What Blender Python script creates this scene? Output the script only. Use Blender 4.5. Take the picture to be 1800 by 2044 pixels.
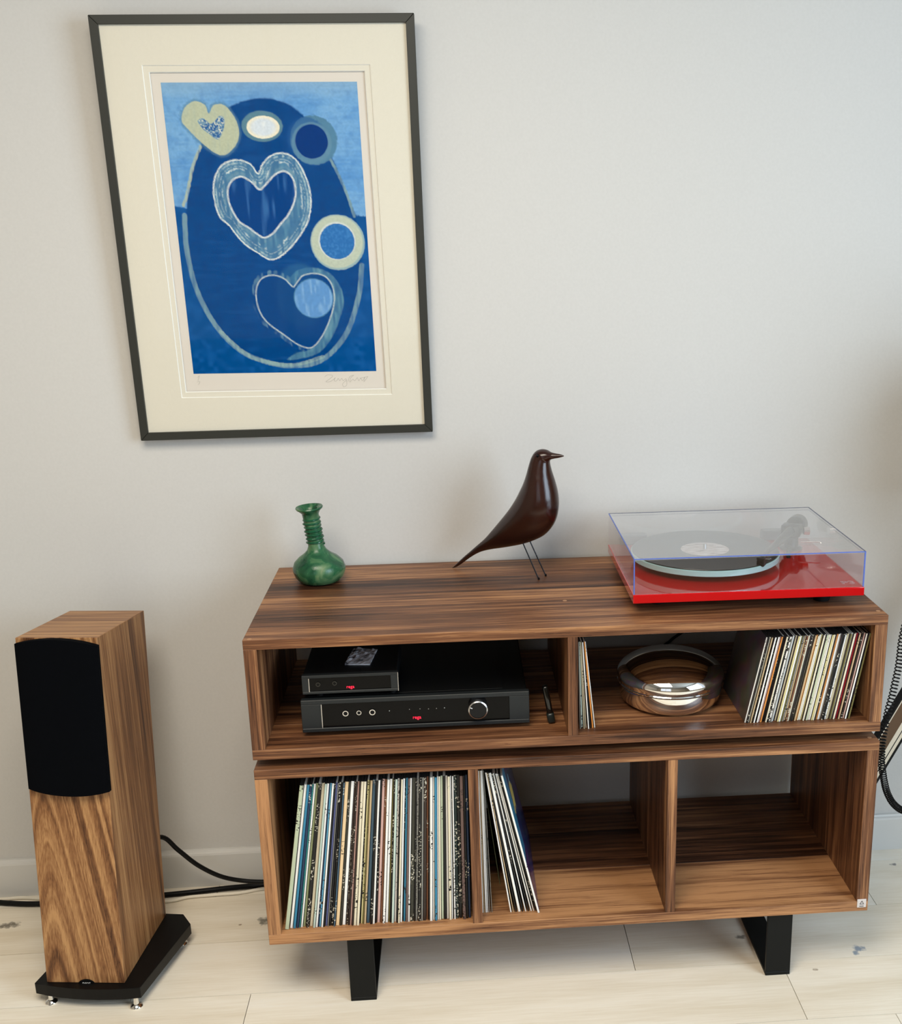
import bpy, bmesh, math, random
import numpy as np
from mathutils import Vector, Matrix
random.seed(7)
SC = bpy.context.scene
COL = SC.collection
for o in list(bpy.data.objects): bpy.data.objects.remove(o)

# ------------------------------------------------------------ camera
CAM = Vector((.397, -1.9481, 1.4885)); YAW, PITCH, ROLL = .0716, .2744, .0152
FPX, PPX, PPY = 2241.76, 1070.5, 1096.23            # focal length and principal point in 1800 x 2044 pixels
_f = Vector((math.sin(YAW)*math.cos(PITCH), math.cos(YAW)*math.cos(PITCH), -math.sin(PITCH)))
_r = Vector((math.cos(YAW), -math.sin(YAW), 0)); _d = _f.cross(_r)
RIGHT = math.cos(ROLL)*_r + math.sin(ROLL)*_d; DOWN = -math.sin(ROLL)*_r + math.cos(ROLL)*_d; FWD = _f
cd = bpy.data.cameras.new('camera'); cam = bpy.data.objects.new('camera', cd); COL.objects.link(cam)
cd.sensor_fit = 'HORIZONTAL'; cd.sensor_width = 36; cd.lens = FPX*36/1800
cd.shift_x = (900-PPX)/1800; cd.shift_y = (PPY-1022)/1800
cam.matrix_world = Matrix(((RIGHT.x, -DOWN.x, -FWD.x, CAM.x), (RIGHT.y, -DOWN.y, -FWD.y, CAM.y), (RIGHT.z, -DOWN.z, -FWD.z, CAM.z), (0, 0, 0, 1)))
cd.clip_start = .02; SC.camera = cam

# ------------------------------------------------------------ world, daylight, exposure
w = bpy.data.worlds.new('world'); SC.world = w; w.use_nodes = True
w.node_tree.nodes['Background'].inputs[0].default_value = (.75, .85, 1, 1)
w.node_tree.nodes['Background'].inputs[1].default_value = 1.0
SC.view_settings.view_transform = 'Standard'; SC.view_settings.look = 'None'
SC.view_settings.gamma = 1; SC.view_settings.use_curve_mapping = False
SC.view_settings.exposure = 0.0
SC.cycles.max_bounces = 10; SC.cycles.diffuse_bounces = 2; SC.cycles.glossy_bounces = 5
SC.cycles.transparent_max_bounces = 16; SC.cycles.transmission_bounces = 6
SC.cycles.sample_clamp_indirect = 6
def area(name, loc, aim, sx, sy, power, col):
    l = bpy.data.lights.new(name, 'AREA'); l.shape = 'RECTANGLE'; l.size = sx; l.size_y = sy; l.energy = power; l.color = col
    o = bpy.data.objects.new(name, l); COL.objects.link(o); o.location = loc
    o.rotation_euler = (Vector(aim)-Vector(loc)).to_track_quat('-Z', 'Y').to_euler(); return o
area('window_daylight', (2.44, -1.70, 1.55), (1.0, -1.0, 1.25), 1.35, 1.6, 54, (.67, .84, 1.0))
area('ceiling_bounce_fill', (.02, -1.36, 2.52), (.02, -1.36, 0), 1.2, 1.2, 54, (1.0, .905, .755))  # added overhead fill imitating light bounced off the ceiling, no fixture there
area('front_fill', (-.5, -3.5, 1.5), (-.5, 0, 1.1), 1.5, 1.7, 2, (1.0, .93, .82))  # weak warm fill added behind the camera, by the unseen front window

# ------------------------------------------------------------ measuring and mesh helpers
def ray(u, v): return (RIGHT*((u-PPX)/FPX) + DOWN*((v-PPY)/FPX) + FWD)
def un(u, v, ax, val):
    i = 'xyz'.index(ax); d = ray(u, v); return CAM + d*((val-CAM[i])/d[i])
def un_plane(u, v, p, n):
    d = ray(u, v); return CAM + d*((Vector(p)-CAM).dot(n)/d.dot(n))

W = {}                                                # world matrices of things
def thing(name, label, cat, loc=(0, 0, 0), rot=(0, 0, 0), group=None):
    o = bpy.data.objects.new(name, None); COL.objects.link(o); o.empty_display_size = .05
    o.location = loc; o.rotation_euler = rot
    o['label'] = label; o['category'] = cat
    if group: o['group'] = group
    from mathutils import Euler
    W[o.name] = Matrix.Translation(loc) @ Euler(rot).to_matrix().to_4x4()
    return o
def obj(name, bm, mats, parent=None, world=False, smooth=False, label=None):
    me = bpy.data.meshes.new(name)
    if world and parent is not None: bmesh.ops.transform(bm, matrix=W[parent.name].inverted(), verts=bm.verts)
    if smooth:
        for f in bm.faces: f.smooth = True
    bm.normal_update()
    if smooth:
        for e in bm.edges:
            if len(e.link_faces) == 2 and e.calc_face_angle(0) > .7: e.smooth = False
    bm.to_mesh(me); bm.free()
    o = bpy.data.objects.new(name, me); COL.objects.link(o)
    for m in (mats if isinstance(mats, (list, tuple)) else [mats]): me.materials.append(m)
    if parent is not None:
        o.parent = parent; W[o.name] = W[parent.name]
    if label: o['label'] = label
    return o
def tag(o, label, cat, group=None):
    o['label'] = label; o['category'] = cat
    if group: o['group'] = group
    return o
def struct(o):
    o['kind'] = 'structure'; return o
def box(x0, x1, y0, y1, z0, z1, bev=0, seg=1, bm=None):
    b = bmesh.new() if (bm is None or bev) else bm
    vs = [b.verts.new((x, y, z)) for z in (z0, z1) for y in (y0, y1) for x in (x0, x1)]
    for f in ((0, 2, 3, 1), (4, 5, 7, 6), (0, 1, 5, 4), (2, 6, 7, 3), (0, 4, 6, 2), (1, 3, 7, 5)): b.faces.new([vs[i] for i in f])
    if bev: bmesh.ops.bevel(b, geom=b.edges[:], offset=bev, segments=seg, profile=.5, affect='EDGES')
    if bm is not None and bev:
        me = bpy.data.meshes.new('t'); b.to_mesh(me); b.free(); bm.from_mesh(me); bpy.data.meshes.remove(me); return bm
    return b
def hexa(bot, top, bev=0, bm=None):
    b = bm or bmesh.new(); n = len(bot)
    lo = [b.verts.new(p) for p in bot]; hi = [b.verts.new(p) for p in top]
    b.faces.new(lo[::-1]); b.faces.new(hi)
    for i in range(n): b.faces.new((lo[i], lo[(i+1) % n], hi[(i+1) % n], hi[i]))
    if bev: bmesh.ops.bevel(b, geom=b.edges[:], offset=bev, segments=2, profile=.5, affect='EDGES')
    return b
def prism(pts, z0, z1, bev=0, bm=None): return hexa([(x, y, z0) for x, y in pts], [(x, y, z1) for x, y in pts], bev, bm)
def lathe(prof, n=48, loc=(0, 0, 0), bm=None, axis='z'):
    b = bm or bmesh.new(); rings = []
    def tr(x, y, z):
        if axis == 'y': x, y, z = x, -z, y
        return (x+loc[0], y+loc[1], z+loc[2])
    for r, z in prof:
        if r < 1e-6: rings.append([b.verts.new(tr(0, 0, z))])
        else: rings.append([b.verts.new(tr(r*math.cos(2*math.pi*i/n), r*math.sin(2*math.pi*i/n), z)) for i in range(n)])
    for a, c in zip(rings, rings[1:]):
        for i in range(n):
            j = (i+1) % n
            if len(a) == 1 and len(c) == 1: continue
            if len(a) == 1: b.faces.new((a[0], c[j], c[i]))
            elif len(c) == 1: b.faces.new((a[i], a[j], c[0]))
            else: b.faces.new((a[i], a[j], c[j], c[i]))
    bmesh.ops.recalc_face_normals(b, faces=b.faces[:]); return b
def spline(P, n=8):
    P = [Vector(p) for p in P]; Q = [2*P[0]-P[1]]+P+[2*P[-1]-P[-2]]; out = []
    for i in range(1, len(Q)-2):
        for k in range(n):
            t = k/n; a, b_, c, d = Q[i-1:i+3]
            out.append(.5*((2*b_)+(c-a)*t+(2*a-5*b_+4*c-d)*t*t+(3*b_-a-3*c+d)*t**3))
    return out+[P[-1]]
def tube(P, r, n=10, bm=None):
    b = bm or bmesh.new(); P = [Vector(p) for p in P]; rings = []; up = None
    for i, p in enumerate(P):
        t = (P[min(i+1, len(P)-1)]-P[max(i-1, 0)]).normalized()
        if up is None: up = t.orthogonal().normalized()
        up = (up - t*up.dot(t)).normalized(); s = t.cross(up); rr = r[i] if isinstance(r, (list, tuple)) else r
        rings.append([b.verts.new(p+rr*(math.cos(2*math.pi*k/n)*up+math.sin(2*math.pi*k/n)*s)) for k in range(n)])
    for a, c in zip(rings, rings[1:]):
        for k in range(n): b.faces.new((a[k], a[(k+1) % n], c[(k+1) % n], c[k]))
    b.faces.new(rings[0][::-1]); b.faces.new(rings[-1]); return b
def text_bm(s, size, extrude=.0003, outline=0):
    cu = bpy.data.curves.new('t', 'FONT'); cu.body = s; cu.size = size; cu.align_x = 'CENTER'; cu.align_y = 'CENTER'
    if outline: cu.fill_mode = 'NONE'; cu.bevel_depth = outline; cu.bevel_resolution = 0
    else: cu.extrude = extrude
    o = bpy.data.objects.new('t', cu); COL.objects.link(o); bpy.context.view_layer.update()
    me = bpy.data.meshes.new_from_object(o.evaluated_get(bpy.context.evaluated_depsgraph_get()))
    bpy.data.objects.remove(o); bpy.data.curves.remove(cu)
    b = bmesh.new(); b.from_mesh(me); bpy.data.meshes.remove(me); return b
def moved(b, M): bmesh.ops.transform(b, matrix=M, verts=b.verts); return b
FACE_FRONT = Matrix.Rotation(math.pi/2, 4, 'X')       # text laid in the xz plane, facing -y

# ------------------------------------------------------------ materials
def lin(r, g, b):
    f = lambda c: (c/255/12.92 if c <= 10.3 else ((c/255+.055)/1.055)**2.4)
    return (f(r), f(g), f(b), 1)
class NT:
    def __init__(s, name):
        s.m = bpy.data.materials.new(name); s.m.use_nodes = True; s.t = s.m.node_tree; s.t.nodes.clear()
        s.out = s.t.nodes.new('ShaderNodeOutputMaterial')
    def n(s, ty, ins=(), **kw):
        x = s.t.nodes.new('ShaderNode'+ty)
        for k, v in kw.items(): setattr(x, k, v)
        for k, v in dict(ins).items():
            if isinstance(v, bpy.types.NodeSocket): s.t.links.new(v, x.inputs[k])
            else: x.inputs[k].default_value = v
        return x
    def math(s, op, a, b=None, c=None):
        d = {0: a}
        if b is not None: d[1] = b
        if c is not None: d[2] = c
        return s.n('Math', d, operation=op).outputs[0]
    def mix(s, f, a, b, blend='MIX'): return s.n('Mix', {0: f, 6: a, 7: b}, data_type='RGBA', blend_type=blend).outputs[2]
    def ramp(s, f, stops):
        x = s.n('ValToRGB', {0: f}); e = x.color_ramp.elements
        while len(e) < len(stops): e.new(.5)
        for i, (p, c) in enumerate(stops): e[i].position = p; e[i].color = c
        return x.outputs[0]
    def surf(s, sock): s.t.links.new(sock, s.out.inputs[0]); return s.m
    def pbsdf(s, **kw): return s.n('BsdfPrincipled', {k.replace('_', ' '): v for k, v in kw.items()})
def plain(name, col, rough=.5, metal=0, **kw):
    t = NT(name)
    if max(col[:3]) < .012 and rough > .2: kw.setdefault('Specular_IOR_Level', .22)
    return t.surf(t.pbsdf(Base_Color=col, Roughness=rough, Metallic=metal, **kw).outputs[0])
def noisy(name, c1, c2, scale, rough=.6, bump=.0, metal=0, **kw):
    t = NT(name); co = t.n('TexCoord').outputs['Object']
    n = t.n('TexNoise', {'Vector': co, 'Scale': scale, 'Detail': 4.}).outputs[0]
    p = t.pbsdf(Base_Color=t.ramp(n, [(.3, c1), (.7, c2)]), Roughness=rough, Metallic=metal, **kw)
    if bump: t.t.links.new(t.n('Bump', {'Height': n, 'Strength': bump, 'Distance': .002}).outputs[0], p.inputs['Normal'])
    return t.surf(p.outputs[0])
def glow(name, col, s):
    t = NT(name); return t.surf(t.n('Emission', {0: col, 1: s}).outputs[0])
def wood(name, along, cols, rough=.42, arch=None, ring=17, tone=.36, spec=.28, noise_amp=1.0, ringw=.11, big_k=.62, mid_k=.72, fib_k=.6):
    """walnut: growth-ring bands stretched along one axis, plus fine fibres; each object gets its own offset and tone"""
    t = NT(name); co = t.n('TexCoord').outputs['Object']; inf = t.n('ObjectInfo'); rnd = inf.outputs['Random']
    s = t.n('SeparateXYZ', {0: co}); A = s.outputs['XYZ'.index(along)]
    c1, c2 = [s.outputs[i] for i in range(3) if i != 'XYZ'.index(along)]
    off = t.math('MULTIPLY', rnd, 37.3)
    def vec(fa, fc, fd):
        return t.n('CombineXYZ', {0: t.math('ADD', t.math('MULTIPLY', A, fa), off), 1: t.math('ADD', t.math('MULTIPLY', c1, fc), off), 2: t.math('MULTIPLY', c2, fd)}).outputs[0]
    big = t.n('TexNoise', {'Vector': vec(1.6, 9, 9), 'Scale': 1., 'Detail': 3.}).outputs[0]
    warp = t.n('TexNoise', {'Vector': vec(1.1, 5, 5), 'Scale': 1., 'Detail': 2.}).outputs[0]
    if arch:
        x0, k, fr = arch
        cross = c1 if along != 'X' else c1
        h = t.math('SQRT', t.math('ADD', t.math('POWER', t.math('SUBTRACT', cross, x0), 2.), .00022))
        ph = t.math('ADD', t.math('MULTIPLY', A, fr), t.math('MULTIPLY', h, fr*k))
        ph = t.math('ADD', ph, t.math('MULTIPLY', warp, 2.6))
    else:
        ph = t.math('ADD', t.math('ADD', t.math('MULTIPLY', c1, ring), t.math('MULTIPLY', c2, ring*.8)), t.math('MULTIPLY', warp, 3.2*noise_amp))
    band = t.n('TexNoise', {'W': t.math('ADD', ph, off), 'Scale': 1., 'Detail': 3., 'Roughness': .62}, noise_dimensions='1D').outputs[0]   # irregular growth bands
    sw = t.math('MULTIPLY', t.math('SUBTRACT', band, .5), -4.0)
    fib = t.n('TexNoise', {'Vector': vec(9, 420, 420), 'Scale': 1., 'Detail': 2.}).outputs[0]
    pore = t.n('TexNoise', {'Vector': vec(28, 900, 900), 'Scale': 1., 'Detail': 1.}).outputs[0]
    mid = t.n('TexNoise', {'Vector': vec(2.5, 85, 85), 'Scale': 1., 'Detail': 3.}).outputs[0]
    cen = lambda x, k: t.math('MULTIPLY', t.math('SUBTRACT', x, .5), k)
    v = t.math('ADD', t.math('ADD', cen(big, big_k), cen(mid, mid_k)), t.math('ADD', cen(fib, fib_k), .52))
    v = t.math('SUBTRACT', v, t.math('MULTIPLY', sw, ringw))
    v = t.math('ADD', v, t.math('MULTIPLY', t.math('SUBTRACT', rnd, .5), tone))
    v = t.math('SUBTRACT', v, t.math('MULTIPLY', t.math('GREATER_THAN', pore, .66), .10))
    col = t.ramp(v, [(.22, cols[0]), (.48, cols[1]), (.76, cols[2])])
    p = t.pbsdf(Base_Color=col, Roughness=rough); p.inputs['Specular IOR Level'].default_value = spec
    t.t.links.new(t.n('Bump', {'Height': fib, 'Strength': .12, 'Distance': .001}).outputs[0], p.inputs['Normal'])
    return t.surf(p.outputs[0])
WAL = (lin(50, 28, 18), lin(118, 77, 51), lin(188, 137, 93))
WX = wood('walnut along x', 'X', WAL); WY = wood('walnut along y', 'Y', WAL); WZ = wood('walnut along z', 'Z', WAL, ring=40)
SPK = (lin(74, 44, 27), lin(140, 96, 60), lin(190, 144, 96))
SPKF = wood('speaker veneer crown cut', 'Z', SPK, arch=(-.04, 5.5, 11), tone=0, ringw=.27, big_k=.35, mid_k=.12, fib_k=.5)
SPKS = wood('speaker veneer straight cut', 'Z', SPK, ring=46, tone=0, noise_amp=.8, ringw=.16, big_k=.5, mid_k=.7)
SPKT = wood('speaker veneer top', 'X', SPK, ring=30, tone=0)

def floor_mat():
    t = NT('pale oiled oak'); co = t.n('TexCoord').outputs['Object']; rnd = t.n('ObjectInfo').outputs['Random']
    s = t.n('SeparateXYZ', {0: co}); off = t.math('MULTIPLY', rnd, 23.)
    def vec(a, c): return t.n('CombineXYZ', {0: t.math('ADD', t.math('MULTIPLY', s.outputs[0], a), off), 1: t.math('ADD', t.math('MULTIPLY', s.outputs[1], c), off), 2: off}).outputs[0]
    n1 = t.n('TexNoise', {'Vector': vec(1.5, 14), 'Scale': 1., 'Detail': 4.}).outputs[0]
    n2 = t.n('TexNoise', {'Vector': vec(12, 260), 'Scale': 1., 'Detail': 2.}).outputs[0]
    v = t.math('ADD', t.math('MULTIPLY', n1, .7), t.math('MULTIPLY', n2, .3))
    v = t.math('ADD', v, t.math('MULTIPLY', t.math('SUBTRACT', rnd, .5), .12))
    col = t.ramp(v, [(.3, lin(230, 217, 194)), (.55, lin(247, 238, 221)), (.75, lin(251, 245, 233))])
    dark = None
    for (kx, ky, rx, ry, c) in KNOTS:                                # filled knots in the boards
        e = t.math('ADD', t.math('POWER', t.math('DIVIDE', t.math('SUBTRACT', s.outputs[0], kx), rx), 2.), t.math('POWER', t.math('DIVIDE', t.math('SUBTRACT', s.outputs[1], ky), ry), 2.))
        e = t.math('ADD', e, t.math('MULTIPLY', t.math('SUBTRACT', t.n('TexNoise', {'Vector': co, 'Scale': 90., 'Detail': 4.}).outputs[0], .5), 4.5))
        m = t.n('MapRange', {0: e, 1: .2, 2: 1.5, 3: .85, 4: 0.}).outputs[0]
        col = t.mix(m, col, c)
    p = t.pbsdf(Base_Color=col, Roughness=.5)
    p.inputs['Specular IOR Level'].default_value = .35
    t.t.links.new(t.n('Bump', {'Height': n2, 'Strength': .1, 'Distance': .001}).outputs[0], p.inputs['Normal'])
    return t.surf(p.outputs[0])
KNOTS = []
for (u, v, rx, ry, c) in ((18, 1847, .022, .011, lin(96, 88, 76)), (528, 1838, .014, .016, lin(96, 92, 80)), (1714, 1893, .012, .011, lin(122, 140, 160)), (1708, 1902, .006, .008, lin(122, 140, 160)),
                          (1781, 1725, .008, .005, lin(120, 116, 118)), (1478, 1870, .012, .007, lin(120, 112, 100)), (1627, 1935, .005, .004, lin(150, 132, 110)), (480, 1846, .004, .003, lin(140, 118, 90))):
    p = un(u, v, 'z', 0); KNOTS.append((p.x, p.y, rx, ry, c))
OAK = floor_mat()
WALLP = noisy('matt white wall paint', lin(207, 205, 201), lin(210, 208, 204), 180, .9, .03)
TRIMP = plain('satin white trim paint', lin(216, 215, 211), .45)
BLACKM = plain('black powder coated steel', lin(13, 15, 15), .5)
BLACKP = plain('satin black plastic', lin(8, 8, 9), .45)
CASEBLK = plain('black metal casework', lin(9, 11, 12), .5)
CHEEK = plain('dark grey cheek panel', lin(24, 29, 31), .5)
GLOSSBLK = plain('gloss black fascia', lin(5, 5, 6), .08, Specular_IOR_Level=.14)
GRILLE = noisy('black speaker cloth', lin(2, 3, 6), lin(5, 7, 11), 900, 1.0, Specular_IOR_Level=.08)
CHROME = plain('polished chrome', (.86, .85, .83, 1), .035, 1.)
STEEL = plain('brushed steel', (.6, .6, .6, 1), .3, 1.)
SILVER = plain('silver trim', (.75, .75, .75, 1), .25, 1.)
RUBBER = plain('black rubber', lin(14, 14, 14), .8)
REDG = plain('gloss red lacquer', lin(196, 4, 14), .06, Coat_Weight=.6)
WHITEINK = plain('white print', lin(235, 200, 205), .6)
def thin_glass(name, ior, tint, rough=.0):
    t = NT(name); bf = t.n('NewGeometry').outputs['Backfacing']
    f = t.n('Fresnel', {'IOR': t.math('ADD', ior, t.math('MULTIPLY', bf, 1/ior-ior))}).outputs[0]   # same mirror strength on both faces of a thin sheet
    return t.surf(t.n('MixShader', {0: f, 1: t.n('BsdfTransparent', {0: tint}).outputs[0], 2: t.n('BsdfGlossy', {'Color': (1, 1, 1, 1), 'Roughness': rough}).outputs[0]}).outputs[0])
ACRYL = thin_glass('clear acrylic', 1.75, (.985, .99, 1.0, 1))
t = NT('acrylic with reflection haze'); bf = t.n('NewGeometry').outputs['Backfacing']
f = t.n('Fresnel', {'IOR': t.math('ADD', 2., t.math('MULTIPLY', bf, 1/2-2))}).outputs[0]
inner = t.n('MixShader', {0: .09, 1: t.n('BsdfTransparent', {0: (.985, .99, 1, 1)}).outputs[0], 2: t.n('BsdfDiffuse', {0: (.85, .87, .9, 1)}).outputs[0]}).outputs[0]  # pale diffuse share imitates the wall's milky reflection on the lid
HAZED = t.surf(t.n('MixShader', {0: f, 1: inner, 2: t.n('BsdfGlossy', {'Color': (1, 1, 1, 1), 'Roughness': .0}).outputs[0]}).outputs[0])
PICGLASS = thin_glass('picture glass', 1.16, (.99, .99, .985, 1))
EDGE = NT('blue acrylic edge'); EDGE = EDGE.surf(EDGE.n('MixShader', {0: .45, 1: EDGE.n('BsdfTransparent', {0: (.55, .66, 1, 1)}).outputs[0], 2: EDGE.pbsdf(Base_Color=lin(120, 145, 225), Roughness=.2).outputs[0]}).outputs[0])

# ------------------------------------------------------------ the room
YW = .482
XL, XR, YF, ZC = -1.9, 2.5, -3.6, 2.6
slab = struct(obj('floor', box(XL-.1, XR+.1, YF-.1, YW+.1, -.06, -.015), plain('dark subfloor', lin(120, 100, 74), .9)))
def plank_bm(x0, x1, y0, y1):
    g = .0007; c = .0011; x0 += g; x1 -= g; y0 += g; y1 -= g
    return hexa([(x0, y0, -.015), (x1, y0, -.015), (x1, y1, -.015), (x0, y1, -.015)], [(x0, y0, -c), (x1, y0, -c), (x1, y1, -c), (x0, y1, -c)]), c
def plank(x0, x1, y0, y1):
    b, c = plank_bm(x0, x1, y0, y1)
    top = max(b.faces, key=lambda f: f.calc_center_median().z)
    r = bmesh.ops.inset_individual(b, faces=[top], thickness=.0011, depth=0)
    for v in top.verts: v.co.z = 0
    return obj('plank', b, OAK, slab)
W[slab.name] = Matrix.Identity(4)
rows = [.42, .238, .056, -.126, -.308]
rows = [YW+.1] + rows + [-.308-.182*k for k in range(1, 10)]
joints = {1: [-.75, .28, 1.32], 2: [-.30, .735, 1.85], 3: [-1.15, -.058, 1.045, 2.2], 4: [-.55, .55, 1.222], 0: [-.2, .9]}
for i in range(len(rows)-1):
    js = [XL] + joints.get(i, [XL+.35+random.random()*.7+1.1*k for k in range(4)]) + [XR]
    js = sorted(j for j in js if XL <= j <= XR)
    for a, b in zip(js, js[1:]): plank(a, b, rows[i+1], min(rows[i], YW))
struct(obj('wall_back', box(XL-.1, XR+.1, YW, YW+.1, 0, ZC), WALLP))
GREIGE = noisy('taupe wall paint', lin(160, 150, 136), lin(164, 154, 140), 180, .9)
struct(obj('wall_left', box(XL-.1, XL, YF, YW, 0, ZC), GREIGE))
fb = box(XL, -1.3, YF-.1, YF, 0, ZC); box(.3, XR, YF-.1, YF, 0, ZC, bm=fb); box(-1.3, .3, YF-.1, YF, 0, .6, bm=fb); box(-1.3, .3, YF-.1, YF, 2.4, ZC, bm=fb)
struct(obj('wall_front', fb, GREIGE))
rb = box(XR, XR+.1, YF, -2.85, 0, ZC); box(XR, XR+.1, -.65, YW, 0, ZC, bm=rb); box(XR, XR+.1, -2.85, -.65, 0, .55, bm=rb); box(XR, XR+.1, -2.85, -.65, 2.48, ZC, bm=rb)
struct(obj('wall_right', rb, GREIGE))
struct(obj('ceiling', box(XL-.1, XR+.1, YF-.1, YW+.1, ZC, ZC+.1), noisy('grey ceiling paint', lin(176, 174, 168), lin(180, 178, 172), 180, .9)))
# the windows lie outside the frame; they light the room
wf = bmesh.new()
for y0, y1, z0, z1 in ((-2.85, -.65, .55, .60), (-2.85, -.65, 2.43, 2.48), (-2.85, -2.80, .60, 2.43), (-.70, -.65, .60, 2.43), (-1.775, -1.725, .60, 2.43)): box(XR+.02, XR+.07, y0, y1, z0, z1, bm=wf)
w1 = struct(obj('window_1', wf, TRIMP)); W[w1.name] = Matrix.Identity(4)
obj('pane', box(XR+.042, XR+.048, -2.8, -1.775, .60, 2.43), PICGLASS, w1); obj('pane', box(XR+.042, XR+.048, -1.725, -.7, .60, 2.43), PICGLASS, w1)
wf = bmesh.new()
for x0, x1, z0, z1 in ((-1.3, .3, .6, .65), (-1.3, .3, 2.35, 2.4), (-1.3, -1.25, .65, 2.35), (.25, .3, .65, 2.35), (-.525, -.475, .65, 2.35)): box(x0, x1, YF-.07, YF-.02, z0, z1, bm=wf)
w2 = struct(obj('window_2', wf, TRIMP)); W[w2.name] = Matrix.Identity(4)
obj('pane', box(-1.25, -.525, YF-.048, YF-.042, .65, 2.35), PICGLASS, w2); obj('pane', box(-.475, .25, YF-.048, YF-.042, .65, 2.35), PICGLASS, w2)
def baseboard(name, x0, x1):
    pr = [(0, 0), (-.015, 0), (-.015, .082), (-.0135, .0865), (-.009, .0885), (-.007, .0926), (0, .0926)]
    b = bmesh.new(); A = [b.verts.new((x0, YW+y, z)) for y, z in pr]; B = [b.verts.new((x1, YW+y, z)) for y, z in pr]
    for i in range(len(pr)): b.faces.new((A[i], A[(i+1) % 7], B[(i+1) % 7], B[i]))
    b.faces.new(A[::-1]); b.faces.new(B); bmesh.ops.recalc_face_normals(b, faces=b.faces[:])
    return struct(obj(name, b, TRIMP))
baseboard('baseboard_back', XL, XR)

# ------------------------------------------------------------ cabinets
def board(parent, name, x0, x1, y0, y1, z0, z1, cuts, mat, axis='y', e=.0004):
    """a glued-up board: a core with one stave per strip of timber"""
    core = obj(name, box(x0+.002, x1-.002, y0+.002, y1-.002, z0+.0015, z1-.0015), mat, parent, world=True)
    cs = [y0] + sorted(cuts) + [y1]
    for a, c in zip(cs, cs[1:]):
        obj('stave', box(x0, x1, a+(e if a > y0 else 0)*.5, c-(e if c < y1 else 0)*.5, z0, z1, .0006), mat, core, world=True)
    return core
ZT, ZUB, ZLT, ZLB, DP = .786, .5478, .5283, .152, .4626
TB = .0192; SB = .0238
up = thing('record_cabinet', 'upper walnut cabinet with two open bays holding the black amplifier', 'cabinet', (0, 0, ZUB))
tc = [un(541, 1165, 'z', ZT).y, un(527, 1196, 'z', ZT).y, un(511.4, 1220, 'z', ZT).y, .115]
board(up, 'top_board', 0, 1.2, 0, DP, ZT-TB, ZT, tc, WX)
board(up, 'bottom_board', 0, 1.2, 0, DP, ZUB, ZUB+.0202, [.11, .2, .33], WX)
for x0 in (0, 1.2-SB): obj('side_board', box(x0, x0+SB, 0, DP, ZUB+.0202, ZT-TB, .0006), WZ, up, world=True)
obj('divider', box(.592, .611, .0005, DP, ZUB+.0202, ZT-TB, .0006), WZ, up, world=True)
DOW = plain('pale dowel plug', lin(176, 132, 96), .5)
for u, v in ((1752.5, 1219.5), (1127, 1199), (497.5, 1276)):
    p = un(u, v, 'z', ZT); obj('dowel_plug', lathe([(0, -.001), (.0042, -.001), (.0042, .0003), (0, .0003)], 16, (p.x, p.y, ZT)), DOW, up, world=True)
for x in (.06, 1.14):
    for y in (.1, .40): obj('rubber_foot', lathe([(0, -.0193), (.018, -.0193), (.02, -.002), (.02, 0), (0, 0)], 20, (x, y, ZUB)), RUBBER, up, world=True)
lo = thing('record_cabinet', 'lower walnut cabinet with three open bays and flat black sled legs', 'cabinet', (0, 0, 0))
YL = -.003
board(lo, 'top_board', 0, 1.2, YL, DP+YL, ZLT-.0195, ZLT, [.045, .16, .29], WX)
board(lo, 'bottom_board', 0, 1.2, YL, DP+YL, ZLB, ZLB+.022, [.1752, .33], WX)
for x0 in (0, 1.2-SB): obj('side_board', box(x0, x0+SB, YL, DP+YL, ZLB+.022, ZLT-.0195, .0006), WZ, lo, world=True)
for x0 in (.3995, .784): obj('divider', box(x0, x0+.0195, YL+.0005, DP+YL, ZLB+.022, ZLT-.0195, .0006), WZ, lo, world=True)
p = un(1735, 1472, 'z', ZLT); obj('dowel_plug', lathe([(0, -.001), (.0042, -.001), (.0042, .0003), (0, .0003)], 16, (p.x, p.y, ZLT)), DOW, lo, world=True)
for x0 in (.1485, .9995):                                           # each leg: a flat bar bent into a closed loop
    y0, y1, t, wd = .0126, .42, .008, .0515
    b = box(x0, x0+wd, y0, y1, 0, t, .001); box(x0, x0+wd, y0, y0+t, t, ZLB-t, bm=b, bev=.0008); box(x0, x0+wd, y1-t, y1, t, ZLB-t, bm=b, bev=.0008); box(x0, x0+wd, y0, y1, ZLB-t, ZLB, bm=b, bev=.001)
    obj('leg', b, BLACKM, lo, world=True, label='black steel sled leg')
bd = obj('maker_badge', box(1.1772, 1.1962, YL-.0016, YL+.001, .1605, .1795, .0012, 2), plain('pale badge', lin(214, 205, 200), .35), lo, world=True, label='pale square maker badge with a triangle')
tri = bmesh.new()
q = [(-.0048, -.002), (.0048, -.002), (0, .0064)]; qi = [(x*.62, .0009+(z-.0009)*.62) for x, z in q]
va = [tri.verts.new((1.1867+x, YL-.0019, .1705+z)) for x, z in q]; vb = [tri.verts.new((1.1867+x, YL-.0019, .1705+z)) for x, z in qi]
for i in range(3): tri.faces.new((va[i], va[(i+1) % 3], vb[(i+1) % 3], vb[i]))
for k in range(5): box(1.1822+k*.0018, 1.1822+k*.0018+.0011, YL-.0019, YL-.0017, .1632, .1652, bm=tri)
obj('emblem', tri, plain('black print', lin(30, 28, 28), .6), bd, world=True)

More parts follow.
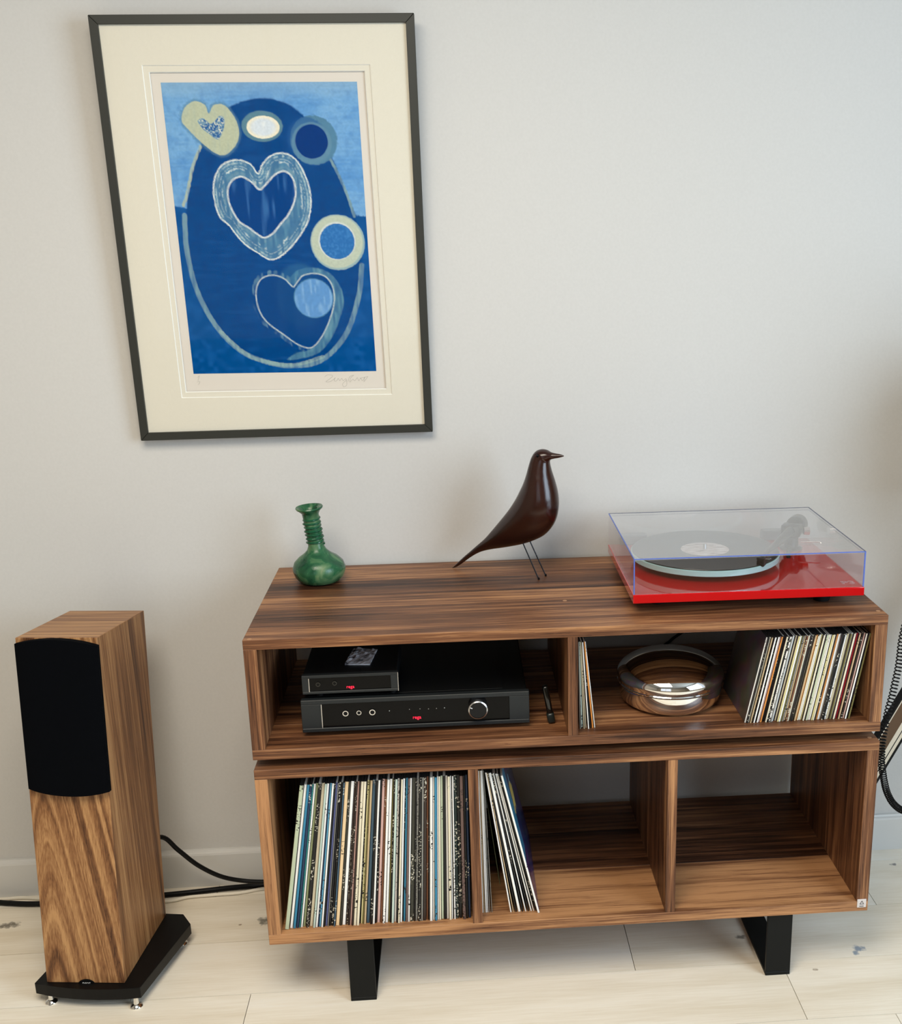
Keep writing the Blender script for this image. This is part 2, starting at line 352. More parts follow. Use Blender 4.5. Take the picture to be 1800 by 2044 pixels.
# ------------------------------------------------------------ records
PAL = {'white': (246, 244, 238), 'cream': (238, 228, 200), 'pale yellow': (222, 210, 150), 'pale green': (196, 206, 176), 'mint': (196, 214, 202), 'tan': (196, 170, 130), 'peach': (236, 204, 158),
       'pink': (216, 176, 166), 'orange': (222, 140, 62), 'red': (172, 24, 40), 'brown': (122, 76, 48), 'dark brown': (46, 34, 28), 'black': (15, 16, 17), 'grey': (140, 138, 130), 'olive': (120, 112, 62),
       'dark olive': (46, 46, 36), 'sage green': (150, 160, 120), 'teal': (52, 140, 140), 'teal blue': (50, 128, 162), 'light blue': (104, 176, 212), 'dark blue': (20, 44, 74), 'periwinkle': (98, 110, 168), 'slate blue': (70, 98, 118),
       'mauve': (122, 100, 96), 'dark green': (20, 40, 38), 'beige': (200, 188, 156)}
def spine_mat():
    t = NT('printed card spine'); inf = t.n('ObjectInfo'); co = t.n('TexCoord').outputs['Object']; s = t.n('SeparateXYZ', {0: co})
    off = t.math('MULTIPLY', inf.outputs['Random'], 91.)
    n = t.n('TexNoise', {'Vector': t.n('CombineXYZ', {0: off, 1: t.math('MULTIPLY', s.outputs[0], 260.), 2: t.math('MULTIPLY', s.outputs[2], 330.)}).outputs[0], 'Scale': 1., 'Detail': 1.}).outputs[0]
    blk = t.n('TexNoise', {'Vector': t.n('CombineXYZ', {0: off, 1: 0., 2: t.math('MULTIPLY', s.outputs[2], 14.)}).outputs[0], 'Scale': 1., 'Detail': 0.}).outputs[0]
    m = t.math('MULTIPLY', t.math('GREATER_THAN', n, .6), t.math('GREATER_THAN', blk, t.math('SUBTRACT', .72, t.math('MULTIPLY', inf.outputs['Alpha'], .36))))
    lum = t.n('RGBToBW', {0: inf.outputs['Color']}).outputs[0]
    ink = t.mix(t.math('GREATER_THAN', lum, .12), lin(216, 208, 188), lin(30, 28, 26))
    return t.surf(t.pbsdf(Base_Color=t.mix(m, inf.outputs['Color'], ink), Roughness=.55).outputs[0])
SPINE = spine_mat()
def cover_mat():
    t = NT('printed sleeve cover'); inf = t.n('ObjectInfo'); co = t.n('TexCoord').outputs['Object']
    n = t.n('TexNoise', {'Vector': co, 'Scale': 14., 'Detail': 4., 'Distortion': 1.2}).outputs[1]
    return t.surf(t.pbsdf(Base_Color=t.mix(.9, n, lin(70, 34, 40), 'MULTIPLY'), Roughness=.35).outputs[0])
COVER = cover_mat(); t = NT('card edge'); PAPER = t.surf(t.pbsdf(Base_Color=t.mix(t.math('GREATER_THAN', t.n('ObjectInfo').outputs['Random'], .68), lin(30, 29, 27), lin(214, 210, 198)), Roughness=.85).outputs[0])
def sleeve_mesh(t, h, d, mats):
    """card sleeve: slim box, spine rounded a little, open mouth at the back between two card leaves"""
    b = bmesh.new(); c = min(t*.3, .0008)
    pr = [(-t/2, c), (-t/2+c, 0), (t/2-c, 0), (t/2, c), (t/2, d), (-t/2, d)]
    lo_ = [b.verts.new((x, y, 0)) for x, y in pr]; hi = [b.verts.new((x, y, h)) for x, y in pr]
    f = b.faces.new(lo_[::-1]); f.material_index = 2; f = b.faces.new(hi); f.material_index = 2
    for i in range(6):
        f = b.faces.new((lo_[i], lo_[(i+1) % 6], hi[(i+1) % 6], hi[i])); f.material_index = 1 if i in (3, 5) else (2 if i == 4 else 0)
    me = bpy.data.meshes.new('record_sleeve'); b.to_mesh(me); b.free()
    for m in mats: me.materials.append(m)
    return me
MESH = {}
def sleeve(t, h, d, mats=None):
    k = (round(t*5000), h)
    if mats: return sleeve_mesh(t, h, d, mats)
    if k not in MESH: MESH[k] = sleeve_mesh(k[0]/5000, h, d, [SPINE, COVER, PAPER])
    return MESH[k]
def nth(i):
    return f"{i}{'th' if 10 <= i % 100 <= 20 else {1: 'st', 2: 'nd', 3: 'rd'}.get(i % 10, 'th')}"
def record(xb, lean, t, y, z, h, d, col, label, cat, group, speck=.4, mats=None):
    o = bpy.data.objects.new('record_sleeve', sleeve(t, h, d, mats)); COL.objects.link(o)
    tt = round(t*5000)/5000
    o.location = (xb, y, z + tt/2*abs(math.sin(lean)) + .0003); o.rotation_euler = (0, lean, 0)
    r, g, b_ = PAL[col]; j = random.uniform(-7, 7); c = lin(*[min(255, max(0, v+j)) for v in (r, g, b_)]); o.color = (c[0], c[1], c[2], speck)
    return tag(o, label, cat, group)
LP = .314; SG = .178
SH1 = ZLB+.022; SH2 = ZUB+.0202
A = [(592.8, 'pale green'), (601.7, 'white'), (607.8, 'teal blue'), (613.3, 'dark blue'), (618.9, 'teal'), (621.7, 'white'), (625.6, 'sage green'), (631.1, 'black'), (637.8, 'cream'), (644.4, 'mint'), (649, 'white'), (653.3, 'dark blue'), (655.6, 'light blue'), (659.4, 'white'), (663.3, 'black'), (666.7, 'periwinkle'), (671.1, 'grey'), (673.3, 'black'), (677.8, 'black'), (682.2, 'slate blue'), (685.6, 'peach'), (693.3, 'dark olive'), (697.8, 'white'), (704.4, 'dark brown'), (708.5, 'dark brown'), (712.2, 'pink'), (715.6, 'dark brown'), (718.9, 'cream'), (724.5, 'cream'), (730, 'black'), (731.7, 'pale yellow'), (735.6, 'olive'), (737.8, 'tan'), (742.4, 'slate blue'), (749, 'black'), (754, 'white'), (758.3, 'black'), (762, 'pink'), (768.1, 'brown'), (772.4, 'white'), (777.5, 'white'), (782.8, 'olive'), (785.8, 'black'), (788.9, 'mint'), (793.8, 'white'), (798, 'black'), (801.1, 'cream'), (804.8, 'white'), (809, 'black'), (811, 'teal blue'), (815.2, 'mauve'), (819.5, 'white'), (823, 'dark olive'), (831, 'black'), (833.5, 'grey'), (838, 'black'), (843.9, 'grey'), (847.6, 'dark brown'), (853.7, 'brown'), (857.4, 'black'), (860, 'white'), (865.9, 'white'), (869.6, 'teal blue'), (874.5, 'white'), (877.5, 'cream'), (881.8, 'pale green'), (886.7, 'black'), (892.2, 'white'), (896.5, 'cream'), (901.4, 'white'), (903.8, 'black'), (905.6, 'white'), (908.7, 'dark green'), (914.8, 'black'), (921.5, 'mauve'), (928.3, 'black'), (932.5, 'dark blue'), (937.5, None)]
SPK_HI = {'black', 'dark blue', 'brown', 'dark brown', 'dark green', 'grey'}
def row(lst, mid_v, bl, br, z, h, d, yf, what, bay, group, thin=.93):
    """a row of sleeves: positions along the line seen at pixel row mid_v, each leaning towards its own foot"""
    x0, x1 = lst[0][0], lst[-1][0]; B0 = un(bl[0], bl[1], 'y', yf).x; B1 = un(br[0], br[1], 'y', yf).x
    for i, ((a, col), (b, _)) in enumerate(zip(lst, lst[1:])):
        s = ((a+b)/2-x0)/(x1-x0); M = un((a+b)/2, mid_v(s), 'y', yf); xb = B0+(B1-B0)*s
        lean = math.atan2(M.x-xb, M.z-z); t = max(.0012, (un(b, mid_v(s), 'y', yf).x-un(a, mid_v(s), 'y', yf).x)*thin*math.cos(lean))
        jut = random.uniform(-.0035, .0035)
        record(xb, lean, t, yf+jut, z, h, d, col, f"{col} {what}, {nth(i+1)} from the left in {bay}", 'record', group, random.choice((.15, .4, .65)) if col in SPK_HI else random.choice((.0, .15, .4)))
A = [(592.8+(u-592.8)*.991, c) for u, c in A]
row(A, lambda s: 1618, (568.5, 1857), (940.3, 1831.5), SH1, LP, LP, .016, 'LP spine', "the lower cabinet's left bay", 'LPs packing the left bay of the lower cabinet', .90)
Bc = ['white', 'black', 'cream', 'tan', 'dark brown', 'white', 'black', 'white', 'pink', 'orange', 'dark brown', 'black', 'cream', 'black', 'white', 'grey', 'white', 'black', 'cream', 'pale yellow', 'white', 'olive', 'grey', 'tan', 'brown', 'cream', 'white', 'black', 'cream', 'tan', 'orange', 'cream', 'white', 'pale yellow', 'cream', 'white', 'pale green', 'cream', 'white', 'pale yellow', 'cream', 'dark brown', 'orange', 'white', 'white', 'black', 'black', 'white', 'beige', 'cream', 'olive', 'white', 'cream', 'pink', 'red', 'tan', 'brown', 'dark brown', 'pink', 'white', 'black', 'olive']
Bx = [1509+(1716-1509)*i/len(Bc) for i in range(len(Bc)+1)]
row(list(zip(Bx, Bc+[None])), lambda s: 1351-2*s, (1485.5, 1435), (1694.5, 1430), SH2, SG, SG, .022, 'seven-inch sleeve', "the upper right bay's leaning row", 'seven-inch records leaning right in the upper cabinet', .86)
Cc = ['grey', 'mint', 'beige', 'cream', 'white', 'black', 'orange', 'white']
Cx = [1154.6, 1156.6, 1159.5, 1162, 1165, 1168, 1170.5, 1174, 1176]
row(list(zip(Cx, Cc+[None])), lambda s: 1345, (1156, 1418), (1188.5, 1410), SH2, SG, SG, .03, 'seven-inch sleeve', 'the short row against the upper divider', 'seven-inch records against the upper divider', .8)
# the second bay: a few upright sleeves, a thin one further in, then a leaning fan whose last cover shows its face
D = [(963.2, 1811, 957.4, 'white', .0028), (966.3, 1813, 960.2, 'tan', .0016), (970.2, 1815, 963.3, 'white', .0034), (973.6, 1817, 966, 'white', .0018), (977.4, 1819, 968, 'grey', .0016), (981.8, 1819, 970.9, 'grey', .0016),
     (1019.5, 1806, 986.8, 'white', .003), (1024.5, 1812, 990, 'tan', .002), (1030, 1820, 993, 'black', .0028), (1036.5, 1824, 998, 'white', .0056), (1043, 1826, 1003, 'black', .003), (1049, 1827, 1007, 'white', .0028), (1054.5, 1827, 1010.5, 'black', .0026),
     (1060, 1827, 1014, 'white', .003), (1065, 1827, 1017.7, 'white', .0026), (1070, 1827, 1021.5, 'black', .003)]
YD = .02
for i, (ub, vb_, um, col, t) in enumerate(D):
    Bp = un(ub, 1822 if i < 9 else vb_, 'y', YD+.01); M = un(um, 1640, 'y', YD+.01)
    lean = math.atan2(M.x-Bp.x, M.z-SH1)
    record(Bp.x, lean, t*.86, YD+.012-(.0 if i < 6 else .004), SH1, LP, LP, col, f"{col} LP spine, {nth(i+1)} sleeve right of the lower cabinet's first divider", 'record', 'LPs in the middle bay of the lower cabinet', .3 if col in ('black', 'grey', 'tan') else 0)
Bp = un(999, 1800, 'y', .12); M = un(977.5, 1640, 'y', .12)
record(Bp.x, math.atan2(M.x-Bp.x, M.z-SH1), .0016, .13, SH1, LP, .30, 'sage green', 'thin greenish LP set back in the gap of the middle bay', 'record', 'LPs in the middle bay of the lower cabinet', .2)
# last one: colourful abstract cover (flat print)
t = NT('blue and purple printed cover'); co = t.n('TexCoord').outputs['Object']; s = t.n('SeparateXYZ', {0: co})
wv = t.n('TexNoise', {'Vector': t.n('CombineXYZ', {0: t.math('MULTIPLY', s.outputs[1], 9.), 1: t.math('MULTIPLY', s.outputs[2], 9.), 2: 3.3}).outputs[0], 'Scale': 1., 'Detail': 5., 'Distortion': 1.6}).outputs[0]
base = t.ramp(wv, [(.30, lin(10, 14, 30)), (.42, lin(14, 60, 96)), (.50, lin(24, 18, 62)), (.58, lin(78, 50, 112)), (.66, lin(12, 30, 60)), (.74, lin(120, 190, 214))])
e = t.math('ADD', t.math('POWER', t.math('DIVIDE', t.math('SUBTRACT', s.outputs[1], .12), .05), 2.), t.math('POWER', t.math('DIVIDE', t.math('SUBTRACT', s.outputs[2], .215), .045), 2.))
e = t.math('ADD', e, t.math('MULTIPLY', t.math('SUBTRACT', wv, .5), 3.))
base = t.mix(t.math('LESS_THAN', e, .8), base, lin(226, 200, 110))
stripe = t.math('MULTIPLY', t.math('GREATER_THAN', t.math('SINE', t.math('MULTIPLY', s.outputs[1], 700.)), -.2), t.math('MULTIPLY', t.math('LESS_THAN', s.outputs[1], .075), t.math('GREATER_THAN', s.outputs[2], .11)))
base = t.mix(stripe, base, lin(70, 160, 196))
ARTC = t.surf(t.pbsdf(Base_Color=base, Roughness=.25).outputs[0])
Bp = un(1077, 1828, 'y', YD); M = un(1033, 1660, 'y', YD)
record(Bp.x-.002, math.atan2(M.x-Bp.x, M.z-SH1), .004, YD, SH1, LP, LP, 'white', 'LP with a blue, purple and yellow cover, end of the leaning fan', 'record', 'LPs in the middle bay of the lower cabinet', 0, [SPINE, ARTC, PAPER])

# ------------------------------------------------------------ amplifier and small unit
ax0, ax1, ay, az0, az1 = .0886, .5216, .045, .5785, .6440
amp = thing('amplifier', 'wide black amplifier with a large silver-rimmed volume knob on the cabinet shelf', 'amplifier', (ax0, ay, SH2))
obj('case', box(ax0+.004, ax1-.004, ay+.012, ay+.33, az0, az1-.001, .002, 2), CASEBLK, amp, world=True)
b = box(ax0+.012, ax1-.05, ay+.02, ay+.325, az1-.0008, az1+.0006, .0004); obj('top_cover', b, CASEBLK, amp, world=True)
fr = box(ax0, ax1, ay, ay+.014, az1-.009, az1, .001); box(ax0, ax1, ay, ay+.014, az0, az0+.008, bm=fr, bev=.001)
obj('fascia_frame', fr, CHEEK, amp, world=True)
obj('fascia', box(ax0+.038, ax1-.039, ay+.003, ay+.012, az0+.008, az1-.009), GLOSSBLK, amp, world=True)
for x0, x1 in ((ax0, ax0+.0375), (ax1-.0385, ax1)): obj('cheek_panel', box(x0, x1, ay+.0005, ay+.013, az0+.0082, az1-.0092, .0006), CHEEK, amp, world=True)
obj('trim_strip', box(ax0+.0376, ax0+.0388, ay, ay+.012, az0+.008, az1-.009), SILVER, amp, world=True)
def ring(x, z, r, y): return lathe([(r*.72, .0), (r*.72, .003), (r, .003), (r, 0)], 28, (x, y, z), axis='y')
for u, v, r in ((689.5, 1424.5, .0056), (716.3, 1423, .0046), (743, 1422, .0058)):
    p = un(u, v, 'y', ay); k = obj('socket', lathe([(0, .001), (r*.75, .001), (r*.75, -.001), (0, -.001)], 20, (p.x, ay+.0025, p.z), axis='y'), BLACKP, amp, world=True)
    obj('ring', ring(p.x, p.z, r, ay+.003), SILVER, k, world=True, smooth=True)
p = un(954, 1417.5, 'y', ay-.012)
kn = obj('volume_knob', lathe([(0, .016), (.0155, .016), (.0165, .014), (.0168, 0), (0, 0)], 48, (p.x, ay+.003, p.z), axis='y'), plain('black knob', lin(22, 23, 24), .35), amp, world=True, smooth=True)
obj('rim', lathe([(.0163, .0), (.0163, .0168), (.0184, .0155), (.0184, 0)], 56, (p.x, ay+.003, p.z), axis='y'), SILVER, kn, world=True, smooth=True, label='silver rim of the volume knob')
mk = moved(box(-.0162, -.0115, ay-.0138, ay-.0128, -.0007, .0007), Matrix.Identity(4)); bmesh.ops.rotate(mk, verts=mk.verts, cent=(0, 0, 0), matrix=Matrix.Rotation(math.radians(22), 3, 'Y')); moved(mk, Matrix.Translation((p.x, 0, p.z)))
obj('pointer', mk, plain('white mark', lin(220, 220, 220), .5), kn, world=True)
RLED = glow('red led display', (1, .03, .07, 1), 1.7); WLED = glow('white led', (.9, .9, .8, 1), .5)
p = un(832, 1433, 'y', ay); obj('display', moved(text_bm('rega', .0095), Matrix.Translation((p.x, ay+.0027, p.z)) @ FACE_FRONT), RLED, amp, world=True, label='red lettering on the amplifier')
for u, v, s_ in ((777, 1420, .6), (817, 1417, .3), (838, 1416, .3), (855, 1416, .3), (871, 1415, .3), (887, 1414, .8)):
    p = un(u, v, 'y', ay); obj('indicator', lathe([(0, .0012), (.0008, .0010), (.0008, 0), (0, 0)], 10, (p.x, ay+.003, p.z), axis='y'), WLED if s_ > .5 else STEEL, amp, world=True)
for x in (ax0+.05, ax1-.05):
    for y in (ay+.04, ay+.29): obj('foot', lathe([(0, 0), (.014, 0), (.016, az0-SH2+.001), (0, az0-SH2+.001)], 20, (x, y, SH2)), RUBBER, amp, world=True)

sx0, sx1, sy, sz0, sz1 = .0930, .2730, .05, .6545, .6923
su = thing('phono_stage', 'small black hi-fi unit with red lettering sitting on the amplifier', 'hi-fi unit', (sx0, sy, az1))
obj('case', box(sx0+.002, sx1-.002, sy+.01, sy+.20, sz0, sz1, .0015, 2), CASEBLK, su, world=True)
fr = box(sx0, sx1, sy, sy+.012, sz1-.006, sz1, .0008); box(sx0, sx1, sy, sy+.012, sz0, sz0+.005, bm=fr, bev=.0008)
obj('fascia_frame', fr, CHEEK, su, world=True)
obj('fascia', box(sx0+.0135, sx1-.0135, sy+.003, sy+.011, sz0+.005, sz1-.006), GLOSSBLK, su, world=True)
for x0, x1 in ((sx0, sx0+.0125), (sx1-.0135, sx1)): obj('cheek_panel', box(x0, x1, sy+.0005, sy+.012, sz0+.0052, sz1-.0062, .0005), CHEEK, su, world=True)
obj('trim_strip', box(sx0+.0126, sx0+.0138, sy, sy+.011, sz0+.005, sz1-.006), SILVER, su, world=True); obj('trim_strip', box(sx1, sx1+.0008, sy, sy+.012, sz0, sz1), SILVER, su, world=True)
for u, v in ((634.5, 1367), (667.5, 1364.5)):
    p = un(u, v, 'y', sy); k = obj('button', lathe([(0, .002), (.0032, .002), (.0036, 0), (0, 0)], 20, (p.x, sy+.0035, p.z), axis='y'), BLACKP, su, world=True)
    obj('ring', ring(p.x, p.z, .0042, sy+.0035), plain('dark ring', lin(50, 48, 42), .3), k, world=True)
p = un(699, 1372, 'y', sy); obj('display', moved(text_bm('rega', .0088), Matrix.Translation((p.x, sy+.0027, p.z)) @ FACE_FRONT), RLED, su, world=True, label='red lettering on the small unit')
for x in (sx0+.03, sx1-.012):
    for y in (sy+.02, sy+.17): obj('foot', lathe([(0, 0), (.006, 0), (.007, sz0-az1-.0004), (0, sz0-az1-.0004)], 16, (x, y, az1+.0006)), RUBBER, su, world=True)
# crumpled clear packet on the small unit
q = [un(u, v, 'z', sz1+.002) for u, v in ((688, 1326), (738, 1326), (753, 1296), (706, 1294))]
b = bmesh.new(); N = 10; G = []; G2 = []
for i in range(N+1):
    for j in range(N+1):
        s, t_ = i/N, j/N; c = (q[0]*(1-s)+q[1]*s)*(1-t_)+(q[3]*(1-s)+q[2]*s)*t_
        h = .0012+.006*max(0, random.random()-.45)*(1.0 if t_ > .5 or s < .35 else .25)
        G.append(b.verts.new((c.x+random.uniform(-.001, .001), c.y, sz1+.0010+h))); G2.append(b.verts.new((c.x, c.y, sz1+.0003)))
for L, fl in ((G, False), (G2, True)):
    for i in range(N):
        for j in range(N):
            f = [L[i*(N+1)+j], L[(i+1)*(N+1)+j], L[(i+1)*(N+1)+j+1], L[i*(N+1)+j+1]]; b.faces.new(f[::-1] if fl else f)
edge = [i*(N+1) for i in range(N+1)] + [N*(N+1)+j for j in range(1, N+1)] + [i*(N+1)+N for i in range(N-1, -1, -1)] + [j for j in range(N-1, 0, -1)]
for a, c in zip(edge, edge[1:]+edge[:1]): b.faces.new((G[a], G2[a], G2[c], G[c]))
bmesh.ops.recalc_face_normals(b, faces=b.faces[:])
pk = NT('silver plastic packet'); cc = pk.n('TexCoord').outputs['Object']
pk = pk.surf(pk.pbsdf(Base_Color=pk.ramp(pk.n('TexNoise', {'Vector': cc, 'Scale': 45., 'Detail': 2.}).outputs[0], [(.36, lin(60, 60, 64)), (.46, lin(190, 188, 192)), (.7, lin(226, 226, 230))]), Roughness=.2).outputs[0])
tag(obj('plastic_packet', b, pk), 'crumpled silvery packet lying on the small black unit', 'packet')
# glossy remote standing beside the amplifier
rp = [(1083, 1377), (1092, 1400), (1099, 1440)]
g = thing('remote_control', 'slim glossy black remote leaning beside the amplifier', 'remote control', (.566, .06, SH2))
b = box(-.006, .006, -.002, .012, 0, .078, .004, 3); obj('body', b, plain('piano black plastic', lin(10, 12, 12), .06), g, smooth=True)
b = box(-.0075, .0075, -.005, .014, 0, .022, .005, 3); obj('cap', b, plain('dark green grey plastic', lin(30, 40, 40), .3), g, smooth=True)
for o in g.children:
    o.rotation_euler = (0, math.radians(-9), 0); o.location = (0, 0, .0012)

# ------------------------------------------------------------ chrome bowl
bo = thing('lidded_bowl', 'polished chrome round box with a domed lid in the upper right bay', 'bowl', (.8155, .153, SH2))
obj('base', lathe([(0, 0), (.076, 0), (.09, .0025), (.0985, .010), (.103, .021), (.1045, .032), (.1045, .0425), (0, .0425)], 96), CHROME, bo, smooth=True)
obj('lid', lathe([(0, .0428), (.1035, .0428), (.1062, .0442), (.1066, .0462), (.1052, .048), (.1062, .052)] + [(.1083*math.cos(a*math.pi/40), .058+.0455*math.sin(a*math.pi/40)) for a in range(0, 20)] + [(0, .1035)], 96), CHROME, bo, smooth=True)

# ------------------------------------------------------------ turntable
tt = thing('turntable', 'red turntable with a clear acrylic lid on the cabinet top', 'turntable', (.7226, .0535, ZT), (0, 0, -.0058))
zb, zt, zl, TW, TD = .8093-ZT, .8263-ZT, .8967-ZT, .447, .3634
obj('plinth', box(0, TW, 0, TD, zb, zt, .0012, 2), REDG, tt)
for x, y in ((.06, .075), (TW-.065, .055), (TW/2, TD-.06)): obj('foot', lathe([(0, 0), (.015, 0), (.017, .005), (.014, .014), (.016, zb), (0, zb)], 28, (x, y, 0)), RUBBER, tt, smooth=True)
PC = (.18, .2025)
obj('sub_platter', lathe([(0, zt), (.06, zt), (.06, .0545), (0, .0545)], 40, (PC[0], PC[1], 0)), BLACKP, tt, smooth=True)
GL = NT('green glass platter'); GL = GL.surf(GL.pbsdf(Base_Color=lin(196, 236, 232), Roughness=.08, Transmission_Weight=.15, IOR=1.5).outputs[0])
obj('platter', lathe([(0, .0545), (.1515, .0545), (.1525, .0555), (.1525, .0655), (.1515, .0665), (0, .0665)], 96, (PC[0], PC[1], 0)), GL, tt, smooth=True, label='thick green glass platter')
obj('spindle', lathe([(0, .0665), (.0036, .0665), (.0036, .079), (.0028, .080), (0, .080)], 20, (PC[0], PC[1], 0)), STEEL, tt, smooth=True)
# tonearm: base, bearing, tube, headshell, counterweight
wi = Matrix.Rotation(.0058, 4, 'Z') @ Matrix.Translation((-.7226, -.0535, -ZT))
PV = wi @ Vector((1.11, .335, .868)); HD = wi @ Vector((.992, .139, .866)); dv = (PV-HD).normalized()
DKM = plain('dark grey tonearm metal', lin(46, 48, 50), .3, .5)
obj('arm_base', lathe([(0, zt), (.024, zt), (.024, zt+.004), (.016, zt+.006), (.015, zt+.026), (.019, zt+.028), (.019, zt+.032), (0, zt+.032)], 36, (PV.x, PV.y, 0)), DKM, tt, smooth=True)
obj('bearing_yoke', moved(box(-.021, .021, -.014, .016, -.012, .012, .005, 3), Matrix.Translation(PV) @ Vector((0, 1, 0)).rotation_difference(dv).to_matrix().to_4x4()), DKM, tt, smooth=True)
P_ = [HD, HD.lerp(PV, .12), HD.lerp(PV, .5), PV]; obj('arm_tube', tube(P_, [.0045, .0055, .0075, .0105], 18), DKM, tt, smooth=True)
cw = lathe([(0, -.014), (.019, -.014), (.021, -.012), (.021, .012), (.019, .014), (0, .014)], 40)
obj('counterweight', moved(cw, Matrix.Translation(PV+dv*.045) @ Vector((0, 0, 1)).rotation_difference(dv).to_matrix().to_4x4()), DKM, tt, smooth=True)
obj('bias_dial', moved(lathe([(0, -.006), (.008, -.006), (.009, .006), (0, .006)], 24), Matrix.Translation(PV+Vector((.03, -.006, -.002))) @ Matrix.Rotation(math.pi/2, 4, 'Y')), CHROME, tt, smooth=True)
hm = Matrix.Translation(HD) @ Vector((0, 1, 0)).rotation_difference(dv).to_matrix().to_4x4()
obj('headshell', moved(box(-.008, .008, -.012, .02, -.0025, .0025, .001), hm), DKM, tt)
obj('cartridge', moved(box(-.0075, .0075, -.012, .014, -.0155, -.0025, .0015), hm), plain('black cartridge', lin(20, 20, 22), .35), tt)
fl = tube([hm @ Vector((.008, -.006, 0)), hm @ Vector((.016, -.009, .001)), hm @ Vector((.021, -.013, .004))], .0008, 6); obj('finger_lift', fl, CHROME, tt)
obj('lift_lever', tube([(PV.x+.012, PV.y-.03, zt+.022), (PV.x+.05, PV.y-.04, zt+.024), (PV.x+.052, PV.y-.043, zt+.021)], .0013, 8), SILVER, tt)
obj('arm_rest', box(PV.x-.03, PV.x-.022, PV.y-.075, PV.y-.068, zt, zt+.03, .001), BLACKP, tt)
lg = wi @ un(1460+1492/6.43, 1000+1048/6.43, 'z', zt+ZT)
obj('printed_logo', moved(text_bm('P3', .024, outline=.0007), Matrix.Translation((lg.x, lg.y, zt+.0002)) @ Matrix.Scale(1.15, 4, (1, 0, 0)) @ Matrix.Scale(.1, 4, (0, 0, 1))), WHITEINK, tt, label='white outlined P3 lettering')
for x in (.055, TW-.075): obj('hinge', box(x-.03, x+.03, TD-.012, TD+.012, zt, zt+.022, .003, 2), plain('smoky hinge plastic', lin(120, 122, 126), .3), tt)
# acrylic lid: five sheets and their polished edges
l0, l1, m0, m1, th = .001, TW-.001, .002, TD-.001, .003
lb = bmesh.new()
for a in ((l0, l1, m0, m0+th), (l0, l1, m1-th, m1), (l0, l0+th, m0+th, m1-th), (l1-th, l1, m0+th, m1-th)): box(a[0], a[1], a[2], a[3], zt+.0006, zl-th, bm=lb)
lid = obj('lid', lb, ACRYL, tt, label='clear acrylic dust cover')
obj('lid_top', box(l0, l1, m0, m1, zl-th, zl), HAZED, lid)
e_ = .0018
def edges(name, mat, label, bars):
    eb = bmesh.new()
    for a in bars: box(*a, bm=eb)
    obj(name, eb, mat, lid, label=label)
q0, q1, r0, r1 = l0-.0002, l1+.0002, m0-.0002, m1+.0002; t0, t1 = zl-e_+.0003, zl+.0003
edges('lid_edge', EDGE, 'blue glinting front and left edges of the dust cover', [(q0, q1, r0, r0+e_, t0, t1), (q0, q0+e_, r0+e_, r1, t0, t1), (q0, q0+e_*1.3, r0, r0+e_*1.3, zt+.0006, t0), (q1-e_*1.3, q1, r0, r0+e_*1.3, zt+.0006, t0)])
EDG2 = NT('grey acrylic edge'); EDG2 = EDG2.surf(EDG2.n('MixShader', {0: .5, 1: EDG2.n('BsdfTransparent', {0: (.6, .66, .8, 1)}).outputs[0], 2: EDG2.pbsdf(Base_Color=lin(90, 94, 120), Roughness=.2).outputs[0]}).outputs[0])
edges('lid_edge', EDG2, 'grey rear and right edges of the dust cover', [(q0+e_, q1, r1-e_*.6, r1, zl-e_*.6, t1), (q1-e_*.8, q1, r0+e_, r1-e_, zl-e_*.8, t1)])
# record on the platter
VIN = NT('black vinyl'); co = VIN.n('TexCoord').outputs['Object']
rr = VIN.n('VectorMath', {0: co}, operation='LENGTH').outputs['Value']
gr = VIN.n('TexNoise', {'Vector': VIN.n('CombineXYZ', {0: VIN.math('MULTIPLY', rr, 1800.)}).outputs[0], 'Scale': 1., 'Detail': 1.}).outputs[0]
vp = VIN.pbsdf(Base_Color=lin(22, 24, 26), Roughness=.28); VIN.t.links.new(VIN.n('Bump', {'Height': gr, 'Strength': .25, 'Distance': .0004}).outputs[0], vp.inputs['Normal']); VIN = VIN.surf(vp.outputs[0])
rc = thing('vinyl_record', 'black vinyl record with a pale label lying on the turntable', 'record', tuple(Matrix.Translation((.7226, .0535, ZT)) @ Matrix.Rotation(-.0058, 4, 'Z') @ Vector((PC[0], PC[1], .0668))))
obj('disc', lathe([(.0037, 0), (.150, 0), (.1506, .0008), (.150, .0018), (.146, .0014), (.06, .0014), (.0505, .0018), (.0037, .0018)], 96), VIN, rc, smooth=True)
LBL = NT('printed centre label'); co = LBL.n('TexCoord').outputs['Object']; s = LBL.n('SeparateXYZ', {0: co})
n_ = LBL.n('TexNoise', {'Vector': LBL.n('CombineXYZ', {0: LBL.math('MULTIPLY', s.outputs[0], 40.), 1: LBL.math('MULTIPLY', s.outputs[1], 150.)}).outputs[0], 'Scale': 1., 'Detail': 3.}).outputs[0]
LBL = LBL.surf(LBL.pbsdf(Base_Color=LBL.ramp(n_, [(.34, lin(120, 100, 90)), (.45, lin(214, 196, 188)), (.6, lin(240, 232, 228))]), Roughness=.5).outputs[0])
obj('centre_label', lathe([(.0037, .0019), (.0495, .0019), (.0495, .0021), (.0037, .0021)], 64), LBL, rc, smooth=True, label='pale pinkish printed label')

